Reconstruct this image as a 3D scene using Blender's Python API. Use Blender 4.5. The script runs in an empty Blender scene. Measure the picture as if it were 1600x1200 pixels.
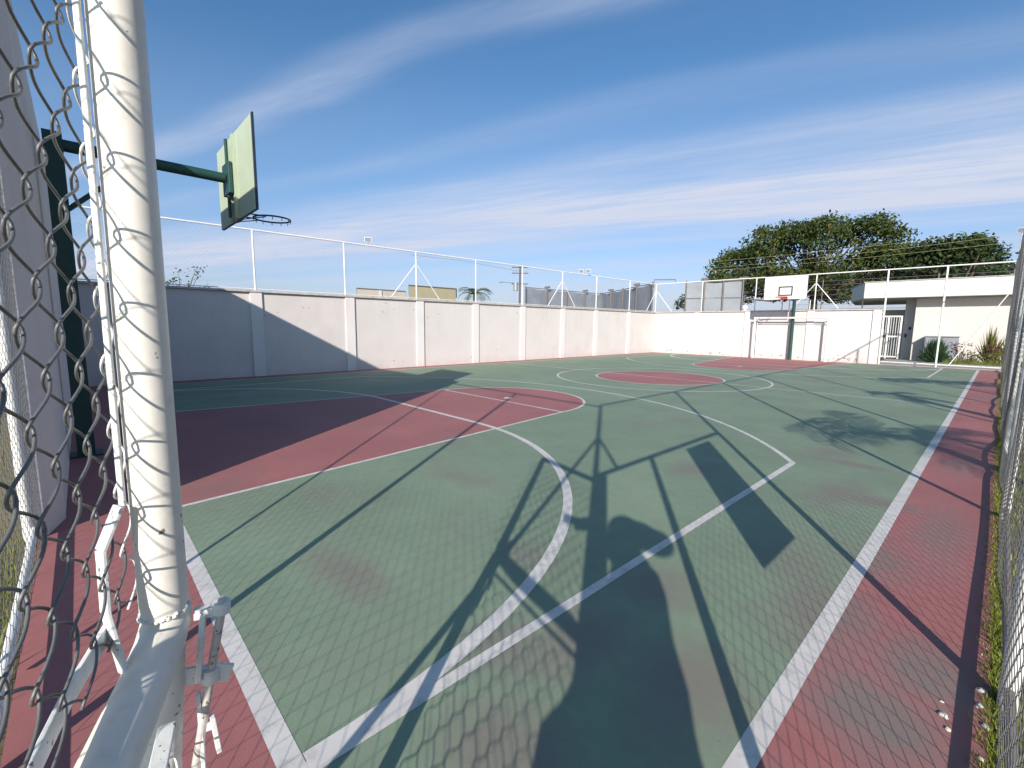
import bpy, bmesh, math, random
import numpy as np
from mathutils import Vector, Matrix, noise as mnoise
random.seed(7); np.random.seed(7)
C = bpy.context.scene.collection
SC = bpy.context.scene
R = math.radians

# ------------------------------------------------------------------ camera
yaw, pitch, roll = -0.8155, 0.127, -0.0107
CAM = Vector((0.4673, -0.4078, 1.4945))
fwd = Vector((math.sin(yaw)*math.cos(pitch), math.cos(yaw)*math.cos(pitch), -math.sin(pitch)))
rt0 = Vector((math.cos(yaw), -math.sin(yaw), 0)); dn0 = fwd.cross(rt0)
right = math.cos(roll)*rt0 + math.sin(roll)*dn0
down = -math.sin(roll)*rt0 + math.cos(roll)*dn0
cd = bpy.data.cameras.new('camera'); cam = bpy.data.objects.new('camera', cd); C.objects.link(cam)
m = Matrix((right, -down, -fwd)).transposed().to_4x4(); m.translation = CAM
cam.matrix_world = m
cd.sensor_width = 36; cd.lens = 714.07/1600*36; cd.clip_start = 0.01; cd.clip_end = 3000
SC.camera = cam

# ------------------------------------------------------------------ sun and sky
HD = Vector((-0.576, 0.817, 0)).normalized()
EL = 23.7
SUNV = Vector((HD.x*math.cos(R(EL)), HD.y*math.cos(R(EL)), -math.sin(R(EL))))
ld = bpy.data.lights.new('sun', 'SUN'); lo = bpy.data.objects.new('sun', ld); C.objects.link(lo)
ld.energy = 4.4; ld.angle = R(0.53); ld.color = (1.0, 0.93, 0.83)
lo.rotation_euler = SUNV.to_track_quat('-Z', 'Y').to_euler()
lo.location = (20, -30, 25)
w = bpy.data.worlds.new("World"); SC.world = w; w.use_nodes = True
nt = w.node_tree; nt.nodes.clear()
def N(t, **k):
    n = nt.nodes.new(t)
    for a, b in k.items(): setattr(n, a, b)
    return n
def LK(a, b): nt.links.new(a, b)
def MATH(op, a, b=None, clamp=False):
    n = N('ShaderNodeMath', operation=op); n.use_clamp = clamp
    for i, v in enumerate((a, b)):
        if v is None: continue
        if isinstance(v, (int, float)): n.inputs[i].default_value = v
        else: LK(v, n.inputs[i])
    return n.outputs[0]
sky = N('ShaderNodeTexSky', sky_type='NISHITA'); sky.sun_disc = False
sky.sun_elevation = R(EL); sky.sun_rotation = math.atan2(-HD.x, -HD.y)
sky.air_density = 1.0; sky.dust_density = 1.6; sky.ozone_density = 1.6; sky.altitude = 300
tc = N('ShaderNodeTexCoord'); sep = N('ShaderNodeSeparateXYZ'); LK(tc.outputs['Generated'], sep.inputs[0])
zc = MATH('MAXIMUM', sep.outputs[2], 0.03)
u = MATH('DIVIDE', sep.outputs[0], zc); v = MATH('DIVIDE', sep.outputs[1], zc)
wv = MATH('SUBTRACT', v, MATH('MULTIPLY', u, 0.35))
pv = MATH('ADD', MATH('MULTIPLY', u, 0.94), MATH('MULTIPLY', v, 0.33))
def cnoise(sp, sw, scale, det, rough, off):
    cb = N('ShaderNodeCombineXYZ'); LK(MATH('MULTIPLY', pv, sp), cb.inputs[0]); LK(MATH('MULTIPLY', wv, sw), cb.inputs[1]); cb.inputs[2].default_value = off
    n = N('ShaderNodeTexNoise'); n.inputs['Scale'].default_value = scale; n.inputs['Detail'].default_value = det; n.inputs['Roughness'].default_value = rough
    n.inputs['Distortion'].default_value = 0.35
    LK(cb.outputs[0], n.inputs['Vector']); return n.outputs[0]
def ramp(x, pts):
    r = N('ShaderNodeValToRGB'); r.color_ramp.interpolation = 'EASE'
    el = r.color_ramp.elements
    while len(el) < len(pts): el.new(0.5)
    for e_, (p_, c_) in zip(el, pts): e_.position = p_; e_.color = (c_, c_, c_, 1)
    LK(x, r.inputs[0]); return r.outputs[0]
wn = MATH('DIVIDE', MATH('ADD', wv, MATH('MULTIPLY', MATH('SUBTRACT', cnoise(.35, .7, 1.0, 3, .5, 3.1), .5), .8)), 12.0)
band = ramp(wn, [(0.0, 0.0), (0.118, 0.0), (0.136, 0.36), (0.152, 0.02), (0.18, 0.0), (0.197, 0.14), (0.22, 0.04), (0.26, 0.42), (0.33, 0.88), (0.41, 0.85), (0.46, 0.40), (0.50, .38), (0.56, 0.12), (0.66, .42), (0.78, .2), (1.0, 0.45)])
streak = cnoise(.26, 1.05, 1.5, 7, .58, 0.0)
big = cnoise(.22, .30, 1.0, 3, .5, 7.7)
dens = MATH('MULTIPLY', band, MATH('ADD', MATH('MULTIPLY', MATH('SUBTRACT', streak, .18), 1.9), MATH('MULTIPLY', big, .5)))
fib = cnoise(.55, 4.2, 2.2, 8, .66, 5.5)
dens = MATH('MULTIPLY', dens, MATH('ADD', MATH('MULTIPLY', fib, 1.5), .25))
dens = MATH('ADD', dens, MATH('MULTIPLY', MATH('MAXIMUM', MATH('SUBTRACT', cnoise(.5, 1.3, 1.4, 6, .6, 11.0), .60), 0.0), 0.7))
fac = MATH('ADD', MATH('MULTIPLY', dens, 0.92), ramp(sep.outputs[2], [(0.0,.14),(.18,.17),(.30,.13),(.5,.02)]), clamp=True)
mx = N('ShaderNodeMix', data_type='RGBA'); LK(fac, mx.inputs['Factor'])
tint = N('ShaderNodeMix', data_type='RGBA', blend_type='MULTIPLY'); tint.inputs['Factor'].default_value = 1.0
LK(sky.outputs[0], tint.inputs['A'])
tr2 = N('ShaderNodeValToRGB'); tr2.color_ramp.elements[0].position = 0.02; tr2.color_ramp.elements[0].color = (.86, .90, 1.0, 1)
tr2.color_ramp.elements[1].position = .55; tr2.color_ramp.elements[1].color = (.50, .93, 1.0, 1)
e_ = tr2.color_ramp.elements.new(.25); e_.color = (.62, .95, 1.0, 1)
LK(sep.outputs[2], tr2.inputs[0]); sc2 = N('ShaderNodeVectorMath', operation='MULTIPLY'); LK(tr2.outputs[0], sc2.inputs[0]); sc2.inputs[1].default_value = (1.0, 1.0, 1.2)
LK(sc2.outputs[0], tint.inputs['B'])
LK(tint.outputs['Result'], mx.inputs['A']); mx.inputs['B'].default_value = (5.2, 5.6, 6.8, 1)
bg = N('ShaderNodeBackground'); bg.inputs[1].default_value = 0.086
LK(mx.outputs['Result'], bg.inputs[0])
ow = N('ShaderNodeOutputWorld'); LK(bg.outputs[0], ow.inputs[0])
SC.view_settings.view_transform = 'Standard'; SC.view_settings.look = 'None'
SC.view_settings.exposure = 0.55; SC.view_settings.gamma = 1
SC.view_settings.use_curve_mapping = False
SC.render.engine = 'CYCLES'; SC.cycles.max_bounces = 6; SC.cycles.diffuse_bounces = 3

# ------------------------------------------------------------------ helpers
class MB:
    def __init__(s): s.v = []; s.f = []
    def quad(s, *p):
        b = len(s.v); s.v += [tuple(q) for q in p]; s.f.append(tuple(range(b, b+len(p))))
    def box(s, x0, x1, y0, y1, z0, z1):
        b = len(s.v)
        s.v += [(x0,y0,z0),(x1,y0,z0),(x1,y1,z0),(x0,y1,z0),(x0,y0,z1),(x1,y0,z1),(x1,y1,z1),(x0,y1,z1)]
        s.f += [tuple(b+i for i in q) for q in ((0,3,2,1),(4,5,6,7),(0,1,5,4),(1,2,6,5),(2,3,7,6),(3,0,4,7))]
    def bar(s, a, c, wx, wy, up=(0,0,1)):
        a = Vector(a); c = Vector(c); d = (c-a).normalized(); up = Vector(up)
        if abs(d.dot(up)) > .98: up = Vector((1,0,0))
        x = d.cross(up).normalized(); y = x.cross(d).normalized()
        b = len(s.v)
        for p in (a, c):
            for sx, sy in ((-1,-1),(1,-1),(1,1),(-1,1)): s.v.append(tuple(p + x*sx*wx/2 + y*sy*wy/2))
        s.f += [tuple(b+i for i in q) for q in ((3,2,1,0),(4,5,6,7),(0,1,5,4),(1,2,6,5),(2,3,7,6),(3,0,4,7))]
    def tube(s, pts, r, n=8, closed=False):
        pts = [Vector(p) for p in pts]; k = len(pts)
        rr = r if isinstance(r, (list, tuple)) else [r]*k
        b = len(s.v); prev = None
        for i, p in enumerate(pts):
            if closed: d = pts[(i+1) % k] - pts[i-1]
            else: d = pts[min(i+1, k-1)] - pts[max(i-1, 0)]
            d.normalize()
            if prev is None:
                ref = Vector((0,0,1)) if abs(d.z) < .9 else Vector((1,0,0))
                x = d.cross(ref).normalized()
            else:
                x = (prev - d*prev.dot(d)).normalized()
            prev = x; y = d.cross(x)
            for j in range(n):
                t = 2*math.pi*j/n
                s.v.append(tuple(p + (x*math.cos(t) + y*math.sin(t))*rr[i]))
        for i in range(k if closed else k-1):
            i2 = (i+1) % k
            for j in range(n):
                j2 = (j+1) % n
                s.f.append((b+i*n+j, b+i*n+j2, b+i2*n+j2, b+i2*n+j))
        if not closed:
            s.f.append(tuple(b+j for j in reversed(range(n)))); s.f.append(tuple(b+(k-1)*n+j for j in range(n)))
    def sphere(s, c, r, nu=12, nv=8, sc=(1,1,1)):
        b = len(s.v); c = Vector(c)
        for i in range(nv+1):
            ph = math.pi*i/nv
            for j in range(nu):
                t = 2*math.pi*j/nu
                s.v.append((c.x + r*sc[0]*math.sin(ph)*math.cos(t), c.y + r*sc[1]*math.sin(ph)*math.sin(t), c.z + r*sc[2]*math.cos(ph)))
        for i in range(nv):
            for j in range(nu):
                j2 = (j+1) % nu
                s.f.append((b+i*nu+j, b+(i+1)*nu+j, b+(i+1)*nu+j2, b+i*nu+j2))
    def prism(s, poly, z0, z1):
        n = len(poly); b = len(s.v)
        s.v += [(x, y, z0) for x, y in poly] + [(x, y, z1) for x, y in poly]
        s.f.append(tuple(b+i for i in reversed(range(n)))); s.f.append(tuple(b+n+i for i in range(n)))
        for i in range(n):
            j = (i+1) % n; s.f.append((b+i, b+j, b+n+j, b+n+i))
    def build(s, name, mat, parent=None, smooth=False, bevel=0):
        me = bpy.data.meshes.new(name); me.from_pydata(s.v, [], s.f); me.update()
        me.materials.append(mat)
        if smooth:
            for p in me.polygons: p.use_smooth = True
        o = bpy.data.objects.new(name, me); C.objects.link(o)
        if parent is not None:
            o.parent = parent; o.matrix_parent_inverse = parent.matrix_basis.inverted()
        if smooth == 'auto':
            md = o.modifiers.new('split', 'EDGE_SPLIT'); md.split_angle = R(40)
        if bevel:
            md = o.modifiers.new('bevel', 'BEVEL'); md.width = bevel; md.segments = 2; md.limit_method = 'ANGLE'
        return o
def tag(o, label, cat, group=None):
    o['label'] = label; o['category'] = cat
    if group: o['group'] = group
    return o
def thing(name, label, cat, loc, group=None):
    o = bpy.data.objects.new(name, None); o.empty_display_size = .2; o.location = loc; C.objects.link(o)
    return tag(o, label, cat, group)
def kind(o, k): o['kind'] = k; return o
def copy_tree(o, delta, parent=None):
    c = o.copy(); C.objects.link(c)
    if parent is None: c.location = Vector(o.location) + Vector(delta)
    else: c.parent = parent
    for ch in o.children: copy_tree(ch, delta, c)
    return c

# ------------------------------------------------------------------ materials
def newmat(name):
    mt = bpy.data.materials.new(name); mt.use_nodes = True
    return mt, mt.node_tree, mt.node_tree.nodes['Principled BSDF']
def setspec(b, v):
    b.inputs['Specular IOR Level'].default_value = v
def painted(name, col, rough=.6, var=.12, scale=3.0, bump=0.0, bscale=60, metal=0.0, dirt=None, dirt_amt=.4, dscale=5.0, streak=False, spec=.4):
    mt, t, b = newmat(name)
    tcn = t.nodes.new('ShaderNodeTexCoord')
    vec = tcn.outputs['Object']
    if streak:
        mp = t.nodes.new('ShaderNodeMapping'); mp.inputs['Scale'].default_value = (1, 1, .18); t.links.new(vec, mp.inputs[0]); vec2 = mp.outputs[0]
    else: vec2 = vec
    n = t.nodes.new('ShaderNodeTexNoise'); n.inputs['Scale'].default_value = scale; n.inputs['Detail'].default_value = 6; n.inputs['Roughness'].default_value = .62
    t.links.new(vec, n.inputs['Vector'])
    mr = t.nodes.new('ShaderNodeMapRange'); mr.inputs[1].default_value = .3; mr.inputs[2].default_value = .7
    mr.inputs[3].default_value = 1-var; mr.inputs[4].default_value = 1+var; t.links.new(n.outputs[0], mr.inputs[0])
    vm = t.nodes.new('ShaderNodeVectorMath'); vm.operation = 'SCALE'; vm.inputs[0].default_value = col; t.links.new(mr.outputs[0], vm.inputs['Scale'])
    out = vm.outputs[0]
    if dirt:
        n2 = t.nodes.new('ShaderNodeTexNoise'); n2.inputs['Scale'].default_value = dscale; n2.inputs['Detail'].default_value = 8; n2.inputs['Roughness'].default_value = .7
        t.links.new(vec2, n2.inputs['Vector'])
        m2 = t.nodes.new('ShaderNodeMapRange'); m2.inputs[1].default_value = .52; m2.inputs[2].default_value = .78; m2.inputs[3].default_value = 0; m2.inputs[4].default_value = dirt_amt
        t.links.new(n2.outputs[0], m2.inputs[0])
        mx_ = t.nodes.new('ShaderNodeMix'); mx_.data_type = 'RGBA'; t.links.new(m2.outputs[0], mx_.inputs['Factor']); t.links.new(out, mx_.inputs['A']); mx_.inputs['B'].default_value = (*dirt, 1)
        out = mx_.outputs['Result']
    t.links.new(out, b.inputs['Base Color'])
    b.inputs['Roughness'].default_value = rough; b.inputs['Metallic'].default_value = metal; setspec(b, spec)
    if bump:
        n3 = t.nodes.new('ShaderNodeTexNoise'); n3.inputs['Scale'].default_value = bscale; n3.inputs['Detail'].default_value = 5; t.links.new(vec, n3.inputs['Vector'])
        bp = t.nodes.new('ShaderNodeBump'); bp.inputs['Strength'].default_value = bump; bp.inputs['Distance'].default_value = .01; t.links.new(n3.outputs[0], bp.inputs['Height'])
        t.links.new(bp.outputs[0], b.inputs['Normal'])
    return mt

def add_wall_grime(mt, col=(.30,.25,.22), top=2.33, amt=.5):
    t = mt.node_tree; b = t.nodes['Principled BSDF']; L = t.links.new
    src = b.inputs['Base Color'].links[0].from_socket
    geo = t.nodes.new('ShaderNodeNewGeometry'); sp = t.nodes.new('ShaderNodeSeparateXYZ'); L(geo.outputs['Position'], sp.inputs[0])
    def mr(x, a, c, d, e):
        n = t.nodes.new('ShaderNodeMapRange'); n.inputs[1].default_value = a; n.inputs[2].default_value = c; n.inputs[3].default_value = d; n.inputs[4].default_value = e; L(x, n.inputs[0]); return n.outputs[0]
    def mul(a, c, op='MULTIPLY'):
        n = t.nodes.new('ShaderNodeMath'); n.operation = op; L(a, n.inputs[0]); L(c, n.inputs[1]); return n.outputs[0]
    def noi(scale, sc, det=6):
        mp = t.nodes.new('ShaderNodeMapping'); mp.inputs['Scale'].default_value = sc; L(geo.outputs['Position'], mp.inputs[0])
        n = t.nodes.new('ShaderNodeTexNoise'); n.inputs['Scale'].default_value = scale; n.inputs['Detail'].default_value = det; n.inputs['Roughness'].default_value = .65; L(mp.outputs[0], n.inputs['Vector']); return n.outputs[0]
    streaks = mul(mr(noi(5, (1,1,.07)), .50, .74, 0, 1), mr(sp.outputs[2], top-1.1, top, 0, .55))
    splash = mul(mr(noi(4, (1,1,1.5)), .30, .70, .1, 1), mr(sp.outputs[2], .34, .0, 0, .8))
    patch = mr(noi(.9, (1,1,1), 3), .56, .62, 0, .16)
    f_ = mul(mul(streaks, splash, 'MAXIMUM'), patch, 'MAXIMUM')
    sc_ = t.nodes.new('ShaderNodeMath'); sc_.operation = 'MULTIPLY'; L(f_, sc_.inputs[0]); sc_.inputs[1].default_value = amt
    mx_ = t.nodes.new('ShaderNodeMix'); mx_.data_type = 'RGBA'; L(sc_.outputs[0], mx_.inputs['Factor']); L(src, mx_.inputs['A']); mx_.inputs['B'].default_value = (*col, 1)
    L(mx_.outputs['Result'], b.inputs['Base Color'])

def court_mat(name, col, stain=(.20, .165, .15), spots=(), amt=.72):
    """rolled acrylic court paint: fine grain, broad fading, dusty worn patches"""
    mt, t, b = newmat(name)
    L = t.links.new
    geo = t.nodes.new('ShaderNodeNewGeometry'); P = geo.outputs['Position']
    def noi(scale, det=5, rough=.6, dist=0.0, vec=None):
        n = t.nodes.new('ShaderNodeTexNoise'); n.inputs['Scale'].default_value = scale; n.inputs['Detail'].default_value = det; n.inputs['Roughness'].default_value = rough; n.inputs['Distortion'].default_value = dist
        L(vec or P, n.inputs['Vector']); return n.outputs[0]
    def mrange(x, a, c, d, e):
        n = t.nodes.new('ShaderNodeMapRange'); n.inputs[1].default_value = a; n.inputs[2].default_value = c; n.inputs[3].default_value = d; n.inputs[4].default_value = e; L(x, n.inputs[0]); return n.outputs[0]
    def mth(op, a, c):
        n = t.nodes.new('ShaderNodeMath'); n.operation = op
        for i, q in enumerate((a, c)):
            if isinstance(q, (int, float)): n.inputs[i].default_value = q
            else: L(q, n.inputs[i])
        return n.outputs[0]
    val = mth('MULTIPLY', mrange(noi(.8, 6), .3, .7, .88, 1.12), mrange(noi(9, 5, .7), .3, .7, .95, 1.05))
    val = mth('MULTIPLY', val, mrange(noi(300, 2, .5), .3, .7, .93, 1.07))
    vm = t.nodes.new('ShaderNodeVectorMath'); vm.operation = 'SCALE'; vm.inputs[0].default_value = col; L(val, vm.inputs['Scale'])
    # dusty worn patches
    s = mrange(noi(.55, 7, .62, .4), .56, .74, 0, .55)
    wob = noi(2.2, 5, .6)
    for (sx, sy, rx, ry, a) in spots:
        mp = t.nodes.new('ShaderNodeMapping'); mp.vector_type = 'POINT'
        mp.inputs['Location'].default_value = (-sx/rx, -sy/ry, 0); mp.inputs['Scale'].default_value = (1/rx, 1/ry, 0); L(P, mp.inputs[0])
        ln = t.nodes.new('ShaderNodeVectorMath'); ln.operation = 'LENGTH'; L(mp.outputs[0], ln.inputs[0])
        d = mth('ADD', ln.outputs['Value'], mth('MULTIPLY', mth('SUBTRACT', wob, .5), 1.6))
        s = mth('MAXIMUM', s, mrange(d, 1.15, .25, 0, a))
    s = mth('MULTIPLY', s, mrange(noi(14, 6, .7), .25, .7, .55, 1.0))
    s = mth('MULTIPLY', s, amt/.55)
    mx_ = t.nodes.new('ShaderNodeMix'); mx_.data_type = 'RGBA'; L(s, mx_.inputs['Factor']); L(vm.outputs[0], mx_.inputs['A']); mx_.inputs['B'].default_value = (*stain, 1)
    # small dark scuffs
    sc_ = mrange(noi(26, 3, .5), .70, .78, 0, .35)
    m2 = t.nodes.new('ShaderNodeMix'); m2.data_type = 'RGBA'; L(sc_, m2.inputs['Factor']); L(mx_.outputs['Result'], m2.inputs['A']); m2.inputs['B'].default_value = (col[0]*.45, col[1]*.45, col[2]*.45, 1)
    # pale dust flecks and long drag scuffs
    fl = mrange(noi(70, 3, .6), .70, .80, 0, .45)
    m3 = t.nodes.new('ShaderNodeMix'); m3.data_type = 'RGBA'; L(fl, m3.inputs['Factor']); L(m2.outputs['Result'], m3.inputs['A']); m3.inputs['B'].default_value = (.42,.38,.34,1)
    mpd = t.nodes.new('ShaderNodeMapping'); mpd.inputs['Scale'].default_value = (1.0, .12, 1); mpd.inputs['Rotation'].default_value = (0,0,.7); L(P, mpd.inputs[0])
    dg = mth('MULTIPLY', mrange(noi(7, 6, .7, .6, mpd.outputs[0]), .60, .74, 0, .30), mrange(noi(.35, 2), .42, .6, 0, 1))
    m4 = t.nodes.new('ShaderNodeMix'); m4.data_type = 'RGBA'; L(dg, m4.inputs['Factor']); L(m3.outputs['Result'], m4.inputs['A']); m4.inputs['B'].default_value = (.30,.26,.235,1)
    L(m4.outputs['Result'], b.inputs['Base Color'])
    b.inputs['Roughness'].default_value = .72; setspec(b, .35)
    bp = t.nodes.new('ShaderNodeBump'); bp.inputs['Strength'].default_value = .25; bp.inputs['Distance'].default_value = .004; L(noi(220, 3), bp.inputs['Height']); L(bp.outputs[0], b.inputs['Normal'])
    return mt

def leafmat(name, c1, c2, c3=None, trans=.25):
    mt, t, b = newmat(name)
    g = t.nodes.new('ShaderNodeNewGeometry')
    r = t.nodes.new('ShaderNodeValToRGB'); el = r.color_ramp.elements
    el[0].color = (*c1, 1); el[1].color = (*c2, 1)
    if c3: e3 = el.new(.93); e3.color = (*c2, 1); el[2].color = (*c3, 1); el[2].position = 1.0
    t.links.new(g.outputs['Random Per Island'], r.inputs[0]); t.links.new(r.outputs[0], b.inputs['Base Color'])
    b.inputs['Roughness'].default_value = .6; setspec(b, .3)
    tr = t.nodes.new('ShaderNodeBsdfTranslucent'); t.links.new(r.outputs[0], tr.inputs[0])
    ms = t.nodes.new('ShaderNodeMixShader'); ms.inputs[0].default_value = trans
    t.links.new(b.outputs[0], ms.inputs[1]); t.links.new(tr.outputs[0], ms.inputs[2])
    t.links.new(ms.outputs[0], t.nodes['Material Output'].inputs[0])
    return mt

SPOTS = [(-.55,5.75,.5,.16,.9),(-.2,4.55,.55,.2,.85),(-.75,1.9,.25,.3,.7),(-1.0,.9,.25,.3,.8),(-.62,.55,.3,.3,.8),(.25,1.75,.3,.3,.85),(.05,3.3,.25,.5,.7),(-1.5,1.6,.3,.2,.5),(-2.14,.66,.45,.22,.75),(-.77,6.16,.35,.4,.7),(-.42,4.5,.3,.6,.75),(-.76,1.25,.25,.45,.8),(-3.05,2.24,.5,.25,.5),(-3.55,1.04,.45,.2,.5),(-1.66,4.2,.25,.4,.6),(-.05,2.3,.3,.5,.8),(.38,2.2,.22,.4,.8),(-.3,1.35,.3,.4,.8),(-.25,2.9,.3,.6,.55),(.3,4.1,.2,.9,.55),(.3,6.6,.2,.8,.5),(.2,1.0,.3,.3,.6),(-2.0,9.3,.8,.3,.3),(-5.0,10.5,1.2,.3,.25),(-2.6,12.5,1,.4,.25)]
M = {}
M['red'] = court_mat('red_court_paint', (.340, .132, .128), spots=SPOTS)
M['green'] = court_mat('green_court_paint', (.200, .258, .180), stain=(.205,.182,.155), spots=SPOTS)
M['line'] = painted('white_line_paint', (.60, .565, .54), .7, .10, 4, dirt=(.27,.25,.22), dirt_amt=.75, dscale=9)
M['wall'] = painted('white_wall_paint', (.605, .555, .538), .85, .04, 1.2, bump=.35, bscale=45, dirt=(.42,.36,.33), dirt_amt=.16, dscale=2.2, streak=True)
M['pillar'] = painted('white_pillar_paint', (.69, .64, .625), .8, .03, 1.5, bump=.2, bscale=40, dirt=(.45,.4,.37), dirt_amt=.12, dscale=3, streak=True)
add_wall_grime(M['wall'], amt=.34); add_wall_grime(M['pillar'], amt=.3)
M['coping'] = painted('weathered_coping', (.46, .42, .40), .9, .2, 6, dirt=(.12,.10,.09), dirt_amt=.6, dscale=5)
M['stain'] = painted('grey_wall_stain_and_shade', (.32, .27, .25), .9, .3, 20)  # wall stains, also the painted shade strips beside the pillars
M['pipe'] = painted('white_pipe_paint', (.74, .73, .72), .45, .06, 8, dirt=(.35,.30,.27), dirt_amt=.35, dscale=14)
M['gatepipe'] = painted('white_gate_enamel', (.76, .72, .66), .4, .05, 6, bump=.05, bscale=25, dirt=(.40,.35,.30), dirt_amt=.45, dscale=22)
M['gatebar'] = painted('white_gate_bar_paint', (.74, .74, .72), .5, .07, 10, bump=.1, bscale=60, dirt=(.40,.37,.34), dirt_amt=.4, dscale=25)
M['rust'] = painted('rusty_bolt_metal', (.62, .58, .55), .5, .12, 30, dirt=(.20,.10,.07), dirt_amt=.8, dscale=30, metal=.2)
def add_chips(mt, col=(.10,.075,.065), scale=55, th=.685):
    t = mt.node_tree; b = t.nodes['Principled BSDF']; L = t.links.new; src = b.inputs['Base Color'].links[0].from_socket
    tc_ = t.nodes.new('ShaderNodeTexCoord'); n = t.nodes.new('ShaderNodeTexNoise'); n.inputs['Scale'].default_value = scale; n.inputs['Detail'].default_value = 4; L(tc_.outputs['Object'], n.inputs['Vector'])
    n2 = t.nodes.new('ShaderNodeTexNoise'); n2.inputs['Scale'].default_value = 6; L(tc_.outputs['Object'], n2.inputs['Vector'])
    ad = t.nodes.new('ShaderNodeMath'); ad.operation = 'ADD'; L(n.outputs[0], ad.inputs[0])
    mu = t.nodes.new('ShaderNodeMath'); mu.operation = 'MULTIPLY'; mu.inputs[1].default_value = .35; L(n2.outputs[0], mu.inputs[0]); L(mu.outputs[0], ad.inputs[1])
    m_ = t.nodes.new('ShaderNodeMapRange'); m_.inputs[1].default_value = th+.175; m_.inputs[2].default_value = th+.195; m_.inputs[3].default_value = 0; m_.inputs[4].default_value = .85; L(ad.outputs[0], m_.inputs[0])
    mx_ = t.nodes.new('ShaderNodeMix'); mx_.data_type = 'RGBA'; L(m_.outputs[0], mx_.inputs['Factor']); L(src, mx_.inputs['A']); mx_.inputs['B'].default_value = (*col, 1); L(mx_.outputs['Result'], b.inputs['Base Color'])
add_chips(M['gatepipe']); add_chips(M['gatebar'], scale=90, th=.675); add_chips(M['rust'], scale=110, th=.655)
M['wire'] = painted('galvanised_wire', (.15, .15, .152), .5, .2, 25, metal=.3, spec=.4)
M['wirefar'] = painted('galvanised_wire_weathered', (.16, .16, .17), .55, .15, 12, metal=.2)
M['hoopgreen'] = painted('dark_green_enamel', (.014, .058, .052), .5, .15, 5, dirt=(.09,.07,.05), dirt_amt=.4, dscale=9)
M['boardback'] = painted('pale_green_board_paint', (.40, .46, .34), .6, .06, 2.5, dirt=(.28,.27,.2), dirt_amt=.4, dscale=6, streak=True)
M['boardface'] = painted('white_board_paint', (.66, .61, .59), .55, .04, 2, dirt=(.45,.4,.36), dirt_amt=.25, dscale=4, streak=True)
M['black'] = painted('black_paint', (.02, .02, .022), .5, .2, 10)
M['navy'] = painted('dark_blue_steel', (.018, .03, .055), .45, .2, 9)
M['rimred'] = painted('red_rim_paint', (.42, .05, .04), .5, .15, 9)
M['white'] = painted('white_plastic', (.80, .80, .80), .4, .03, 3)
M['grey'] = painted('grey_metal', (.30, .31, .32), .5, .1, 5, metal=.2)
M['dark'] = painted('dark_glass', (.03, .035, .04), .15, .1, 3)
M['bldwall'] = painted('cream_render', (.60, .55, .515), .85, .04, .7, bump=.2, bscale=30, dirt=(.5,.45,.4), dirt_amt=.15, dscale=1.5, streak=True)
M['fascia'] = painted('white_fascia_paint', (.62, .64, .60), .6, .03, 1, dirt=(.5,.5,.47), dirt_amt=.2, dscale=2, streak=True)
M['beige'] = painted('beige_render', (.40, .35, .24), .85, .07, .6, dirt=(.25,.2,.13), dirt_amt=.3, dscale=1.2, streak=True)
M['tan'] = painted('pale_tan_render', (.52, .46, .40), .85, .07, .6, dirt=(.3,.26,.2), dirt_amt=.3, dscale=1.2, streak=True)
M['net'] = painted('grey_shade_net', (.22, .24, .28), .9, .16, .9, dirt=(.33,.34,.36), dirt_amt=.5, dscale=.5, streak=True)
M['netpale'] = painted('pale_grey_panel', (.26, .28, .31), .9, .12, .5, dirt=(.14,.14,.16), dirt_amt=.3, dscale=.8)
M['steel'] = painted('weathered_steel', (.16, .14, .13), .7, .2, 4)
M['wood'] = painted('weathered_pole_wood', (.11, .09, .08), .9, .2, 3, streak=True)
M['bark'] = painted('bark', (.12, .09, .065), .95, .3, 6, bump=.6, bscale=20)
M['soil'] = painted('dry_soil_and_grass', (.13, .115, .065), .95, .3, .6, bump=.5, bscale=12, dirt=(.20,.16,.10), dirt_amt=.6, dscale=2)
M['concrete'] = painted('concrete_path', (.38, .36, .33), .9, .1, 2, bump=.3, bscale=30)
M['leafA'] = leafmat('broad_tree_leaves', (.022,.045,.012), (.085,.112,.026), (.22,.17,.04))
M['leafB'] = leafmat('dark_tree_leaves', (.014,.032,.010), (.050,.080,.020), (.12,.10,.03))
M['leafP'] = leafmat('palm_leaves', (.03,.06,.012), (.09,.14,.04))
M['bush'] = leafmat('dark_shrub_leaves', (.012,.035,.012), (.035,.085,.025))
M['redleaf'] = leafmat('reddish_leaves', (.07,.02,.02), (.16,.05,.045), (.09,.11,.03))
M['yleaf'] = leafmat('yellow_green_leaves', (.07,.085,.015), (.20,.19,.04), (.28,.20,.12))
M['grass'] = leafmat('grass_blades', (.11,.15,.022), (.30,.32,.06), (.48,.42,.20), .4)
M['cloth'] = painted('dark_blue_cotton', (.03, .035, .05), .9, .2, 8)
M['trousers'] = painted('dark_grey_denim', (.035, .04, .05), .9, .2, 12)
M['skin'] = painted('skin', (.36, .20, .13), .55, .06, 10)
M['hair'] = painted('dark_hair', (.015, .011, .009), .6, .3, 40)
M['rubble'] = painted('pale_plaster_crumbs', (.55, .52, .48), .9, .2, 20)
M['cable'] = painted('yellowish_cable', (.42, .38, .20), .6, .1, 3)
M['tile'] = painted('grey_tile', (.22, .21, .2), .7, .1, 4)

# ------------------------------------------------------------------ court geometry constants
XL, XW = -13.19, -13.80      # left line, left wall
YE, YW = 24.29, 24.72        # far line, far wall
CX, MY = -6.47, 12.146
XF, YN = 0.63, -0.74         # right fence, near fence

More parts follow.
